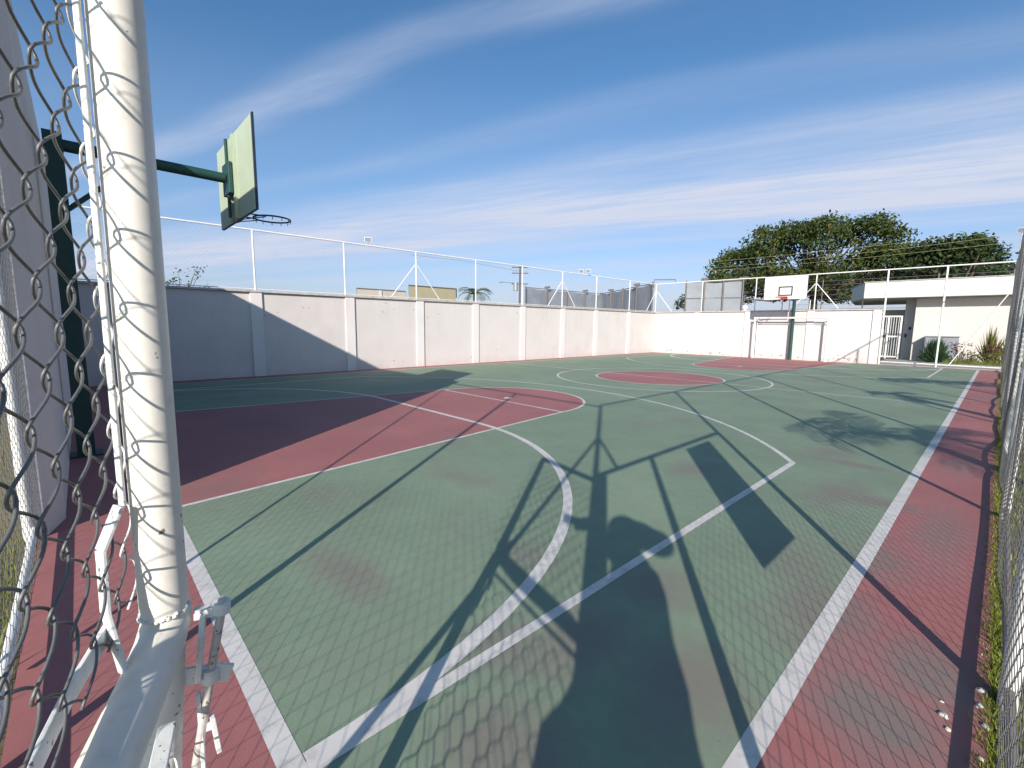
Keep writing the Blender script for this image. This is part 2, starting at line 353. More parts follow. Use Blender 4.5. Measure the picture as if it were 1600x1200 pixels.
# ------------------------------------------------------------------ ground and court (setting)
g = MB(); g.quad((-400,-300,-.05),(400,-300,-.05),(400,600,-.05),(-400,600,-.05))
kind(g.build('ground', M['soil']), 'structure')
g = MB(); g.box(XW+.0, .585, YN+.02, YW, -.045, 0.0)
kind(g.build('court_floor', M['red']), 'structure')
g = MB(); g.quad((XL,0,.0012),(0,0,.0012),(0,YE,.0012),(XL,YE,.0012))
kind(g.build('green_court_surface', M['green']), 'structure')
def arcpts(cx, cy, r, a0, a1, n): return [(cx+r*math.cos(a0+(a1-a0)*i/n), cy+r*math.sin(a0+(a1-a0)*i/n)) for i in range(n+1)]
FT, HB = 5.65, 2.50
def mir(p, far): return (p[0], YE-p[1]) if far else p
for far in (0, 1):
    poly = [(CX-HB,0.0)] + [(CX+HB,0.0),(CX+1.8,FT)] + arcpts(CX, FT, 1.8, 0, math.pi, 40)[1:]
    poly = [mir(p, far) for p in poly]
    if far: poly.reverse()
    g = MB(); g.quad(*[(x, y, .0018) for x, y in poly])
    kind(g.build('red_key_area', M['red']), 'structure')
g = MB(); g.quad(*[(x, y, .0018) for x, y in arcpts(CX, MY, 1.82, 0, 2*math.pi, 64)[:-1]])
kind(g.build('red_centre_circle', M['red']), 'structure')

def seg(mb, a, b, wd, z):
    a = Vector((*a, 0)); b = Vector((*b, 0)); d = (b-a).normalized(); n = Vector((-d.y, d.x, 0))*wd/2
    mb.quad(*[(p.x, p.y, z) for p in (a-n, b-n, b+n, a+n)])
def arc(mb, cx, cy, r, a0, a1, wd, z, n=64, far=0):
    i_ = arcpts(cx, cy, r-wd/2, a0, a1, n); o_ = arcpts(cx, cy, r+wd/2, a0, a1, n)
    for k in range(n):
        q = [i_[k], o_[k], o_[k+1], i_[k+1]]
        q = [mir(p, far) for p in q]
        if far: q.reverse()
        mb.quad(*[(x, y, z) for x, y in q])
def polyl(mb, pts, wd, z):
    """mitred strip"""
    P_ = [Vector(p) for p in pts]; L_ = []
    for i, p in enumerate(P_):
        d0 = (P_[i]-P_[i-1]).normalized() if i else (P_[1]-P_[0]).normalized()
        d1 = (P_[i+1]-P_[i]).normalized() if i < len(P_)-1 else d0
        n0 = Vector((-d0.y, d0.x)); n1 = Vector((-d1.y, d1.x)); mm = (n0+n1).normalized(); mm /= max(.3, mm.dot(n0))
        L_.append((p-mm*wd/2, p+mm*wd/2))
    for (a, b), (c, d) in zip(L_, L_[1:]): mb.quad((a.x,a.y,z),(c.x,c.y,z),(d.x,d.y,z),(b.x,b.y,z))
def mk(mb, nm): kind(mb.build(nm, M['line']), 'structure')
# border
g = MB(); 
g.quad((XL-.03,-.04,.0024),(.04,-.04,.0024),(.04,.04,.0024),(XL-.03,.04,.0024))
g.quad((XL-.03,YE-.04,.0024),(.04,YE-.04,.0024),(.04,YE+.04,.0024),(XL-.03,YE+.04,.0024))
g.quad((-.04,.04,.0024),(.04,.04,.0024),(.04,YE-.04,.0024),(-.04,YE-.04,.0024))
g.quad((XL-.03,.04,.0024),(XL+.03,.04,.0024),(XL+.03,YE-.04,.0024),(XL-.03,YE-.04,.0024))
mk(g, 'boundary_line')
g = MB(); seg(g, (XL+.03, MY), (-.04, MY), .05, .0027); mk(g, 'halfway_line')
g = MB(); arc(g, CX, MY, 1.82, 0, 2*math.pi, .05, .0030, 80); arc(g, CX, MY, 3.0, 0, 2*math.pi, .06, .0030, 96)
mk(g, 'centre_circle_line')
for far in (0, 1):
    g = MB(); z = .0030
    pl = [(CX-HB,.04),(CX-1.8,FT)] 
    aa = arcpts(CX, FT, 1.8, math.pi, 0, 40)
    polyl(g, [mir(p, far) for p in pl[:1]+aa+[(CX+HB,.04)]], .05, z)
    mk(g, 'key_line')
    g = MB(); seg(g, mir((CX-1.77,FT),far), mir((CX+1.77,FT),far), .05, .0027); mk(g, 'free_throw_line')
    g = MB()
    xs = 5.48; yc = 1.8; rr = 6.5; ys = yc+math.sqrt(rr*rr-xs*xs); a0 = math.atan2(ys-yc, xs)
    polyl(g, [mir(p, far) for p in [(CX+xs,.04)]+arcpts(CX, yc, rr, a0, math.pi-a0, 72)+[(CX-xs,.04)]], .06, .0033)
    mk(g, 'three_point_line')
    g = MB()
    polyl(g, [mir(p, far) for p in arcpts(CX+1.5, 0, 3.95, .011, math.pi/2, 40)+arcpts(CX-1.5, 0, 3.95, math.pi/2, math.pi-.011, 40)], .08, .0036)
    mk(g, 'penalty_area_line')
    g = MB(); c0 = mir((CX+.05, 5.97), far); g.prism(arcpts(c0[0], c0[1], .09, 0, 2*math.pi, 20)[:-1], .0025, .0040); mk(g, 'penalty_spot')
# strip of concrete outside the far fence opening, threshold of path
g = MB(); g.box(-3.4, 8, YW+.03, 29.2, -.045, .02); kind(g.build('path', M['concrete']), 'structure')

# ------------------------------------------------------------------ walls
PILY = [3.22, 5.90, 8.47, 11.0, 13.62, 16.27, 18.85, 21.86]
def wall_stains(n, fn, parent):
    s = MB()
    for i in range(n):
        a, z, r = fn(i); s.quad(*[a(math.cos(t)*r*random.uniform(.5,1.3), math.sin(t)*r*random.uniform(.4,1.0), z) for t in [2*math.pi*k/9 for k in range(9)]])
    return s.build('stain_mark', M['stain'], parent)
lw = thing('boundary_wall', 'long white wall with pilasters along the left side of the court, partly in shade', 'wall', (XW, 12, 0))
b = MB(); b.box(XW-.15, XW, YN-.1, YW+.15, 0, 2.33); b.build('wall_panel', M['wall'], lw)
for y in PILY:
    b = MB(); b.box(XW, XW+.05, y-.15, y+.15, .001, 2.325); b.build('pillar', M['pillar'], lw, bevel=.006)
for y in PILY[1:5]:  # dark strip painted in to deepen the shadow line beside each pillar
    b = MB(); b.box(XW, XW+.006, y+.152, y+.166, .03, 2.32); b.build('shade_strip', M['stain'], lw)
b = MB(); b.box(XW-.18, XW+.075, YN-.1, YW-.08, 2.333, 2.39); b.build('coping', M['coping'], lw, bevel=.008)
wall_stains(46, lambda i: ((lambda yy: (lambda dx, dz, z: (XW+.002, yy+dx, z+dz)))(random.choice([random.uniform(2.5,22) for _ in range(2)])), random.choice([random.uniform(1.7,2.25), random.uniform(1.9,2.3), random.uniform(.1,2.2)]), random.uniform(.012,.035)), lw)
fw = thing('boundary_wall', 'white wall behind the far basket and goal, brightly sunlit', 'wall', (-8.4, YW, 0))
b = MB(); b.box(XW, -3.12, YW, YW+.15, 0, 2.33); b.build('wall_panel', M['wall'], fw)
for x in (-11.25, -8.55, -5.75, -3.27):
    b = MB(); b.box(x-.15, x+.15, YW-.05, YW, .001, 2.325); b.build('pillar', M['pillar'], fw, bevel=.006)
b = MB(); b.box(XW+.08, -3.08, YW-.075, YW+.18, 2.333, 2.39); b.build('coping', M['coping'], fw, bevel=.008)
wall_stains(60, lambda i: ((lambda xx: (lambda dx, dz, z: (xx+dx, YW-.002, z+dz)))(random.choice([random.uniform(-13,-11.6),random.uniform(-10.9,-8.9),random.uniform(-8.3,-6),random.uniform(-5.5,-3.6)])), abs(random.gauss(.10,.06))+.05, random.uniform(.015,.05)), fw)
nw = thing('boundary_wall', 'tall white wall end and pillar behind the near basket pole, left of the gate', 'wall', (-9, -.8, 0))
b = MB(); b.box(XW-.15, -4.302, -.75, -.60, -.05, 4.02); b.build('wall_panel', M['wall'], nw)
b = MB(); b.prism([(-3.93,-.80),(-3.95,-.69),(-4.30,-.595),(-4.30,-.80)], -.05, 4.03); b.build('pillar', M['wall'], nw, bevel=.006)

# ------------------------------------------------------------------ fences
def chain(o, ud, nd, L, H0, H1, mat, parent, W=.10, H=.09, r=.0015, D=.003, sides=3, spp=2, bulge=.0, over=None, name='mesh', seed=0, tri=.96):
    """woven chain link: one flattened-helix wire per half diamond"""
    o = np.array(o, float); ud = np.array(ud, float); nd = np.array(nd, float)
    nw_ = int(L/(W/2)); A = W/4 + (r if over is None else over)
    nh = int((H1-H0)/(H/2)); k = np.arange(nh*spp+1); th = math.pi*k/spp
    z = H0 + k*H/2/spp
    V = []; F = []
    n = len(k)
    base = (np.arange(n-1)[:, None]*sides + np.arange(sides)[None, :])
    nxt = (np.arange(n-1)[:, None]*sides + (np.arange(sides)[None, :]+1) % sides)
    quads = np.stack([base, nxt, nxt+sides, base+sides], -1).reshape(-1, 4)
    for i in range(nw_):
        s0 = W/4 + i*W/2; sg = 1 if i % 2 == 0 else -1
        x = s0 + sg*A*np.arcsin(np.sin(th+math.pi/2)*tri)/math.asin(tri)
        y = D*np.sin(th+math.pi/2 + math.pi/2)*sg*(-1)
        if bulge:
            y = y + bulge*(np.sin(x*2.3+z*1.1+seed)+.6*np.sin(x*.9-z*2.7+1.3+seed)+.5*np.sin(x*5.1+z*.6+seed*2))
        P = o[None, :] + x[:, None]*ud + y[:, None]*nd
        P[:, 2] += z
        T = np.gradient(P, axis=0); T /= np.linalg.norm(T, axis=1)[:, None]
        X = np.cross(T, nd); X /= np.linalg.norm(X, axis=1)[:, None]; Y = np.cross(T, X)
        a = 2*np.pi*np.arange(sides)/sides
        ring = P[:, None, :] + r*(X[:, None, :]*np.cos(a)[None, :, None] + Y[:, None, :]*np.sin(a)[None, :, None])
        V.append(ring.reshape(-1, 3)); F.append(quads + i*n*sides)
    V = np.concatenate(V); F = np.concatenate(F)
    me = bpy.data.meshes.new(name)
    me.vertices.add(len(V)); me.vertices.foreach_set('co', V.ravel())
    me.loops.add(F.size); me.loops.foreach_set('vertex_index', F.ravel().astype(np.int32))
    me.polygons.add(len(F)); me.polygons.foreach_set('loop_start', np.arange(0, F.size, 4, dtype=np.int32)); me.polygons.foreach_set('loop_total', np.full(len(F), 4, np.int32))
    me.polygons.foreach_set('use_smooth', np.ones(len(F), bool))
    me.update(); me.validate(); me.materials.append(mat)
    ob = bpy.data.objects.new(name, me); C.objects.link(ob)
    if parent is not None: ob.parent = parent; ob.matrix_parent_inverse = parent.matrix_basis.inverted()
    return ob
def post(p, z0, z1, r, parent, name='post', mat='pipe', n=10):
    b = MB(); b.tube([(p[0],p[1],z0),(p[0],p[1],z1)], r, n); 
    return b.build(name, M[mat], parent, smooth='auto')
def stick(a, c, r, parent, name='brace', mat='pipe', n=8):
    b = MB(); b.tube([a, c], r, n); return b.build(name, M[mat], parent, smooth='auto')
FH = 4.02
# left fence on the wall
lf = thing('chain_link_fence', 'white pipe and wire fence standing on top of the long left wall', 'fence', (XW-.05, 12, 2.39))
XP = XW-.05
LPY = [.6, 3.24, 5.80, 8.38, 11.06, 13.62, 16.25, 18.9, 21.95]
for y in LPY: post((XP, y), 2.385, FH-.02, .026, lf)
post((XP, YW+.05), 2.39, FH+.02, .03, lf)
stick((XP, YN, FH), (XP, YW+.05, FH), .024, lf, 'top_rail')
stick((XP, YN, 2.43), (XP, YW+.05, 2.43), .012, lf, 'bottom_rail')
for y in (8.38, 16.25):
    for sg in (-1, 1): stick((XP, y+sg*.03, 3.58), (XP, y+sg*.98, 2.42), .018, lf)
stick((XP, YW+.02, 3.58), (XP, YW-.95, 2.42), .018, lf)
chain((XP+.03, YN, 0), (0,1,0), (1,0,0), YW-YN, 2.42, FH, M['wirefar'], lf, W=.12, H=.12, r=.0009, D=.002, spp=1, name='wire_mesh')
# far fence
ff = thing('chain_link_fence', 'white pipe fence across the far end, reaching the ground at its right', 'fence', (-6, YW, 0))
YP = YW+.05
for x in (-11.05, -8.28, -5.67): post((x, YP), 2.385, FH-.02, .026, ff)
for x in (-3.06, -1.235): post((x, YP-.02), 0, FH-.02, .034, ff)
stick((XW, YP, FH), (XF, YP, FH), .026, ff, 'top_rail')
stick((-3.0, YP, .12), (XF, YP, .10), .024, ff, 'bottom_rail')
for x in (-5.67,):
    for sg in (-1, 1): stick((x+sg*.03, YP, 3.58), (x+sg*.95, YP, 2.42), .019, ff)
stick((XW+.03, YP, 3.58), (XW+1.0, YP, 2.42), .019, ff)
stick((XF-.03, YP, 3.05), (-.85, YP, .12), .02, ff)
chain((XW, YP-.03, 0), (1,0,0), (0,-1,0), 10.7, 2.42, FH, M['wirefar'], ff, W=.12, H=.12, r=.0009, D=.002, spp=1, name='wire_mesh')
chain((-3.0, YP-.03, 0), (1,0,0), (0,-1,0), 3.6, .12, FH, M['wirefar'], ff, W=.12, H=.12, r=.0009, D=.002, spp=1, name='wire_mesh')
# right fence, with the doorway the camera looks through
rf = thing('chain_link_fence', 'wire mesh fence along the right side of the court, seen almost edge on', 'fence', (XF, 12, 0))
RPY = [2.17, 4.87, 7.6, 10.3, 13.0, 15.7, 18.4, 21.2]
for y in RPY: post((XF, y), -.05, FH-.02, .030, rf)
post((XF, YP), -.05, FH+.02, .036, rf)
post((XF, YN), -.05, FH, .032, rf)
b = MB(); b.box(XF-.06, XF+.03, -.665, -.575, -.05, 2.12); b.build('gate_post', M['pipe'], rf, bevel=.006)
post((XF, .33), -.05, 2.12, .030, rf)
stick((XF, YN, 2.14), (XF, RPY[0], 2.14), .028, rf, 'door_header')
stick((XF, YN, FH), (XF, YP, FH), .026, rf, 'top_rail')
b = MB(); pts = []
for i in range(90):
    y = .33 + (YP-.33)*i/89
    pts.append((XF+.004*math.sin(y*1.7)+(.02*math.sin(y*3.1) if y > 6 else 0), y, .086+.004*math.sin(y*1.3)+(.035*math.sin(y*1.05+1) if y > 6.5 else 0)))
b.tube(pts, .0165, 8); b.build('bottom_rail', M['steel'], rf, smooth='auto')
stick((XF, YN+.03, 2.83), (XF, -.36, 2.16), .02, rf)
chain((XF-.03, .33, 0), (0,1,0), (-1,0,0), RPY[0]-.33, .06, 2.14, M['wire'], rf, r=.0016, bulge=.006, name='wire_mesh')
chain((XF-.03, YN, 0), (0,1,0), (-1,0,0), RPY[0]-YN, 2.14, FH, M['wire'], rf, r=.0016, bulge=.006, name='wire_mesh', seed=2)
chain((XF-.028, RPY[0], 0), (0,1,0), (-1,0,0), YP-RPY[0], .03, FH, M['wire'], rf, r=.0016, bulge=.011, name='wire_mesh', seed=4)
# near fence from the gate corner to the tall wall
nf = thing('chain_link_fence', 'chain link fence on the left behind the open gate, meeting the tall white wall', 'fence', (-1.6, YN, 0))
for x in (-1.62, -3.93): post((x, YN-.03), -.05, 3.90, .028, nf)
stick((XF, YN, 3.94), (-3.99, YN-.03, 3.90), .024, nf, 'top_rail')
stick((XF-.06, YN, .08), (-3.98, YN-.0, .08), .021, nf, 'bottom_rail', n=10)
stick((XF-.02, YN, 2.83), (-.52, YN, .02), .022, nf)
stick((-3.9, YN-.03, 3.75), (-2.2, YN-.03, .05), .014, nf)
chain((-3.98, YN+.03, 0), (1,0,0), (0,1,0), 4.6, .05, 3.92, M['wire'], nf, r=.0013, bulge=.008, name='wire_mesh', seed=6)

# ------------------------------------------------------------------ open gate leaf
GS = Vector((-.37, -.335, 0)); GE = Vector((.97, -.24, 0)).normalized(); GN = Vector((-GE.y, GE.x, 0))
def lp(s, n, z): return GS + GE*s + GN*(n - .012 + .007*(z-1.0)) + Vector((0, 0, z))
gt = thing('metal_gate', 'open white pipe gate leaf with wire mesh and sliding bolt, nearest the viewer', 'gate', lp(.95, 0, 0))
b = MB(); b.tube([lp(0,0,1.055), lp(0,0,1.3), lp(0,0,1.6), lp(0,0,1.96)], .0308, 36); b.build('upper_stile', M['gatepipe'], gt, smooth='auto')
b = MB(); b.tube([lp(0,-.006,.985), lp(0,-.022,.8), lp(0,-.03,.6), lp(0,-.03,.3), lp(0,-.02,.06)], .0285, 24); b.build('lower_stile', M['gatepipe'], gt, smooth='auto')
b = MB(); b.tube([lp(-.010,.002,1.053), lp(-.004,.0,1.035), lp(.016,-.006,1.012), lp(.07,-.014,.998), lp(.3,-.036,.992), lp(.95,-.04,1.0)], [.0314,.0322,.0322,.0315,.031,.031], 36); b.build('middle_rail', M['gatepipe'], gt, smooth='auto')
b = MB(); b.tube([lp(-.01,0,1.96), lp(.95,0,1.99)], .030, 20); b.build('top_rail', M['gatepipe'], gt, smooth='auto')
b = MB(); b.tube([lp(0,0,.09), lp(.95,0,.10)], .030, 20); b.build('bottom_rail', M['gatepipe'], gt, smooth='auto')
b = MB()   # weld bead round the stile
for i in range(70):
    a = 2*math.pi*i/70; cc = lp(0,0,1.055+.0022*math.sin(i*1.1)+random.uniform(-.0015,.0015)); b.sphere(cc + GE*(.0310*math.cos(a)) + GN*(.0310*math.sin(a)), .0028+random.uniform(-.001,.0012), 6, 4)
b.build('weld_bead', M['gatebar'], gt, smooth=True)
def flat(mb, pts, wd, th, wdir):
    """flat bar following points; wdir = width direction"""
    for a, c in zip(pts, pts[1:]):
        a = Vector(a); c = Vector(c); d = (c-a).normalized(); x = (Vector(wdir)-d*Vector(wdir).dot(d)).normalized(); y = d.cross(x)
        bb = len(mb.v)
        for p in (a, c):
            for sx, sy in ((-1,-1),(1,-1),(1,1),(-1,1)): mb.v.append(tuple(p + x*sx*wd/2 + y*sy*th/2))
        mb.f += [tuple(bb+i for i in q) for q in ((3,2,1,0),(4,5,6,7),(0,1,5,4),(1,2,6,5),(2,3,7,6),(3,0,4,7))]
b = MB(); flat(b, [lp(.024,-.0335,1.235), lp(.024,-.0335,1.95)], .009, .005, GN*.8+GE*.6)
b.build('mesh_frame', M['gatebar'], gt, bevel=.0015)
b = MB(); flat(b, [lp(.032,-.036,1.24), lp(.046,-.056,1.185), lp(.058,-.054,1.10), lp(.072,-.038,1.015)], .022, .006, GE*.6+GN*.4); b.build('mesh_frame', M['gatebar'], gt, bevel=.0015)
b = MB(); flat(b, [lp(.046,-.056,1.07), lp(.15,-.072,1.054), lp(.9,-.07,1.05)], .026, .006, Vector((0,0,1))); b.build('mesh_frame', M['gatebar'], gt, bevel=.0015)
b = MB(); flat(b, [lp(.05,.0,.90), lp(.9,-.0,.90)], .022, .006, GN); b.build('mesh_frame', M['gatebar'], gt, bevel=.0015)
def gate_mesh(z0, z1, s0, s1, n0, name):
    W_, H_ = .105, .096; r_ = .0018; V = MB(); V0 = MB()
    nw_ = int((s1-s0)/(W_/2)); m_ = 10
    for i in range(nw_):
        sc0 = s0 + W_/4 + i*W_/2; sg = 1 if i % 2 == 0 else -1
        nh = int((z1-z0)/(H_/2)); pts = []
        for k in range(nh*m_+1):
            th = math.pi*k/m_
            x = math.asin(.95*math.cos(th))/math.asin(.95)
            z = z0 + k*H_/2/m_
            # wire bends sharply at the knot and passes front to back there
            pts.append(lp(sc0 + sg*(W_/4+.0062)*x, n0 + sg*.0062*math.sin(th) + .003*math.sin(3*z+4*sc0), z + .002*math.sin(2*th)))
        (V0 if i < 1 else V).tube(pts, r_, 6)
    V0.build('wire_mesh', M['gatebar'], gt, smooth=True)
    return V.build(name, M['wire'], gt, smooth=True)
gate_mesh(1.055, 1.955, -.085, .93, -.050, 'wire_mesh')
gate_mesh(.10, .90, .03, .93, .0, 'wire_mesh')
# sliding bolt on the stile
b = MB(); flat(b, [lp(0,.048,1.035), lp(0,.036,.925)], .03, .008, GE); b.build('bolt_plate', M['gatebar'], gt, bevel=.0015)
b = MB(); b.bar(lp(0,.036,1.036), lp(0,.072,1.034), .012, .016); b.tube([lp(.0,.072,1.028), lp(0,.074,1.046)], .013, 14); b.build('bolt_bracket', M['gatebar'], gt, smooth='auto')
b = MB(); flat(b, [lp(0,.012,.935), lp(0,.056,.928), lp(0,.080,.918)], .028, .006, Vector((0,0,1))); b.tube([lp(0,.052,.937), lp(0,.052,.915)], .013, 14); b.build('bolt_bracket', M['gatebar'], gt, smooth='auto')
b = MB(); b.tube([lp(0,.074,1.052), lp(0,.0705,1.02), lp(0,.052,.925), lp(0,.024,.775), lp(0,.022,.69)], .0066, 14); b.build('bolt_rod', M['rust'], gt, smooth='auto')
b = MB(); b.bar(lp(0,.050,.850), lp(0,.056,.785), .007, .016); b.bar(lp(0,.036,.835), lp(0,.054,.835), .006, .014); b.build('bolt_handle', M['gatebar'], gt, bevel=.001)
b = MB(); flat(b, [lp(0,.034,.90), lp(0,.034,.72)], .012, .006, GE); b.build('bolt_plate', M['gatebar'], gt, bevel=.001)

# ------------------------------------------------------------------ sign board on the right fence
sb = thing('notice_board', 'blank rectangular board wired to the right fence beside the doorway', 'board', (XF, 1.5, .77))
b = MB(); b.box(XF-.035, XF-.020, 1.17, 1.80, .77, 2.03); b.build('panel', M['boardface'], sb, bevel=.003)
b = MB()
for y in (1.25, 1.72):
    b.bar((XF-.018, y, .80), (XF-.018, y, 2.0), .02, .012)
b.build('batten', M['grey'], sb)

# ------------------------------------------------------------------ basketball hoops
def hoop(far):
    def T(p): return (p[0], YE-p[1], p[2]) if far else p
    dx = .04 if far else .0
    loc = T((CX, -.5 if not far else -.26, 0))
    lab = 'dark green basketball hoop seen from behind its pale green backboard, left' if not far else 'far basketball hoop with white backboard and red rim in front of the wall'
    h = thing('basketball_hoop', lab, 'basketball hoop', loc)
    py = -.46 if not far else -.20
    px = CX + dx
    zt = 3.36
    b = MB(); hw = .075
    if far: b.tube([T((px,py,0)), T((px,py,2.95)), T((px,py+.12,3.2)), T((px,py+.3,3.30))], [.078,.072,.066,.06], 14)
    else:
        b.box(px-hw, px+hw, py-hw, py+hw, -.02, zt+.07)
    b.build('pole', M['hoopgreen'], h, smooth='auto')
    if not far:
        b = MB(); b.box(px-.14, px+.14, py-.14, py+.14, 0, .02); b.build('base_plate', M['hoopgreen'], h)
    by = 1.2
    b = MB()
    b.tube([T((px,py+.05,3.32)), T((px,by-.12,3.31))], .06 if not far else .056, 14)
    b.build('arm', M['hoopgreen'], h, smooth='auto')
    b = MB(); b.bar(T((px,py+.05,2.66)), T((px,.22,3.27)), .045, .045); b.build('brace', M['hoopgreen'], h)
    # board
    bx0, bx1, z0, z1 = CX-.89+dx, CX+.85+dx, 2.81, 3.86
    b = MB(); y0, y1 = (by, by+.03)
    a, c = T((bx0,y0,z0)), T((bx1,y1,z1)); b.box(bx0, bx1, min(a[1],c[1]), max(a[1],c[1]), z0, z1)
    bd = b.build('backboard', M['boardface'] if far else M['navy'], h, bevel=.004)
    if not far:
        b = MB(); b.box(bx0+.01, bx1-.01, y1+.0005, y1+.003, z0+.01, z1-.01); b.build('front_panel', M['boardface'], bd)
    # back skin, pale green paint
    b = MB(); a, c = T((0,y0-.006,0)), T((0,y0-.001,0)); b.box(bx0+.004, bx1-.004, min(a[1],c[1]), max(a[1],c[1]), z0+.004, z1-.004)
    b.build('back_panel', M['boardback'], bd)
    b = MB()
    for xx, wd in ((CX-.17+dx, .05), (CX+.10+dx, .07)):
        a, c = T((0,y0-.045,0)), T((0,y0-.007,0)); b.box(xx-wd/2, xx+wd/2, min(a[1],c[1]), max(a[1],c[1]), z0+.01, z1-.03)
    b.build('back_batten', M['boardback'] if True else M['hoopgreen'], bd)
    b = MB(); a, c = T((0,y0-.10,0)), T((0,y0-.052,0)); b.box(px-.20, px+.12, min(a[1],c[1]), max(a[1],c[1]), 3.12, 3.50); 
    b.box(px-.06, px-.015, min(a[1],c[1])+.01, max(a[1],c[1])-.005, 2.84, 3.80)
    b.build('bracket', M['hoopgreen'], h, bevel=.008)
    # painted marks on the court side
    b = MB(); yy0, yy1 = y1+.0035, y1+.006
    def rect(x0, x1, za, zb, t):
        for q in ((x0,x1,za,za+t),(x0,x1,zb-t,zb),(x0,x0+t,za+t,zb-t),(x1-t,x1,za+t,zb-t)):
            a, c = T((0,yy0,0)), T((0,yy1,0)); b.box(q[0], q[1], min(a[1],c[1]), max(a[1],c[1]), q[2], q[3])
    rect(CX-.285+dx, CX+.285+dx, 2.97, 3.39, .05)
    b.build('target_rectangle', M['black'], bd)
    b = MB(); b.tube([T((bx0,y1-.01,z1+.012)), T((bx1,y1-.01,z1+.012))], .012, 6); b.build('top_trim', M['black'], bd)
    # rim
    zr = 2.90; cy = by+.03+.17+.225; rx = CX-.03+dx
    b = MB(); b.tube([T((rx+.225*math.cos(t), cy+.225*math.sin(t), zr)) for t in [2*math.pi*k/36 for k in range(36)]], .011, 8, closed=True)
    rim = b.build('rim', M['rimred'] if far else M['navy'], h, smooth=True)
    mt_ = M['rimred'] if far else M['navy']
    for sx in (-1, 1):
        b = MB(); b.tube([T((rx+sx*.13, y1, zr)), T((rx+sx*.13, cy-.17, zr))], .009, 6); b.build('rim_support', mt_, rim)
        b = MB(); b.tube([T((rx+sx*.10, y1, zr-.08)), T((rx+sx*.15, cy-.12, zr-.01))], .007, 6); b.build('rim_support', mt_, rim)
    b = MB()
    a, c = T((0,y1,0)), T((0,y1+.012,0)); b.box(rx-.14, rx+.14, min(a[1],c[1]), max(a[1],c[1]), zr-.09, zr+.03); b.build('rim_plate', mt_, rim)
    for k in range(12):
        t = 2*math.pi*(k+.5)/12; p = (rx+.225*math.cos(t), cy+.225*math.sin(t), zr)
        b = MB(); b.tube([T((p[0],p[1],zr-.008)), T((p[0],p[1],zr-.035)), T((rx+.212*math.cos(t), cy+.212*math.sin(t), zr-.042))], .0045, 5); b.build('net_hook', mt_, rim)
    return h
hoop(0); hoop(1)
# bolts on the near arm
# ------------------------------------------------------------------ far goal
gl = thing('goal_frame', 'white tubular goal frame without a net in front of the far wall', 'goal', (-6.5, 24.3, 0))
gx0, gx1, gy = -8.05, -4.95, 24.30
b = MB(); b.tube([(gx0,gy,0),(gx0,gy,1.98)], .045, 14); b.build('goal_post', M['pipe'], gl, smooth='auto')
b = MB(); b.tube([(gx1,gy,0),(gx1,gy,1.98)], .045, 14); b.build('goal_post', M['pipe'], gl, smooth='auto')
b = MB(); b.tube([(gx0-.045,gy,2.0),(gx1+.045,gy,2.0)], .047, 14); b.build('crossbar', M['pipe'], gl, smooth='auto')
for x in (gx0, gx1):
    b = MB(); b.tube([(x,gy+.04,1.98),(x,gy+.30,1.93),(x,gy+.345,1.80),(x,gy+.345,0)], .022, 10); b.build('back_support', M['pipe'], gl, smooth='auto')
b = MB(); b.tube([(gx0,gy+.345,1.72),(gx1,gy+.345,1.72)], .016, 8); b.build('back_bar', M['pipe'], gl, smooth='auto')

# ------------------------------------------------------------------ lamps on the fences and wall
def floodlight(p, aim, lab, n=1):
    t = thing('floodlight', lab, 'lamp', p)
    p = Vector(p); aim = Vector(aim).normalized(); sd = aim.cross(Vector((0,0,1))).normalized(); up = sd.cross(aim)
    b = MB(); b.tube([p, p+Vector((0,0,.10))], .012, 8); b.build('bracket', M['grey'], t)
    for k in range(n):
        c = p + Vector((0,0,.17)) + sd*(k-(n-1)/2)*.34
        b = MB(); bb = len(b.v)
        for d_, ww, hh in ((-.05,.075,.05),(.06,.115,.08)):
            for sx, sy in ((-1,-1),(1,-1),(1,1),(-1,1)): b.v.append(tuple(c + aim*d_ + sd*sx*ww + up*sy*hh))
        b.f += [tuple(bb+i for i in q) for q in ((3,2,1,0),(4,5,6,7),(0,1,5,4),(1,2,6,5),(2,3,7,6),(3,0,4,7))]
        hd = b.build('lamp_head', M['white'], t, bevel=.006)
        b = MB(); b.quad(*[tuple(c + aim*.062 + sd*sx*.10 + up*sy*.068) for sx, sy in ((-1,-1),(1,-1),(1,1),(-1,1))]); b.build('lens', M['grey'], hd)
floodlight((XP, 6.62, FH+.02), (.8,-.5,-.3), 'small white floodlight on the left fence rail, left of the braced post')
floodlight((XP, 17.9, FH+.02), (.5,-.6,-.3), 'pair of white floodlights on the left fence rail near the far corner', 2)
floodlight((XF-.02, YP, FH+.95), (-.25,-.95,-.2), 'white floodlight on the pole at the far right corner')
stick((XF, YP, FH), (XF, YP, FH+.97), .022, rf, 'lamp_pole')
t = thing('globe_lamp', 'small white dome lamp on top of the far wall, left of the basket', 'lamp', (-8.75, YW+.05, 2.39))
b = MB(); b.sphere((-8.75, YW+.05, 2.55), .13, 14, 10); b.build('globe', M['white'], t, smooth=True)
b = MB(); b.tube([(-8.75, YW+.05, 2.385), (-8.75, YW+.05, 2.45)], .07, 12); b.build('lamp_base', M['white'], t)
b = MB(); b.tube([(-5.85, YW+.06, 2.385), (-5.85, YW+.06, 2.78)], .02, 8); b.sphere((-5.85, YW+.06, 2.80), .03, 8, 6)
tag(b.build('pipe_stub', M['pipe']), 'short white pipe stub on the far wall top, just right of the basket', 'pipe')
b = MB(); b.tube([(-7.1, YW+.3, 2.3), (-7.1, YW+.3, 2.85)], .025, 8); b.sphere((-7.1, YW+.3, 2.86), .035, 8, 6)
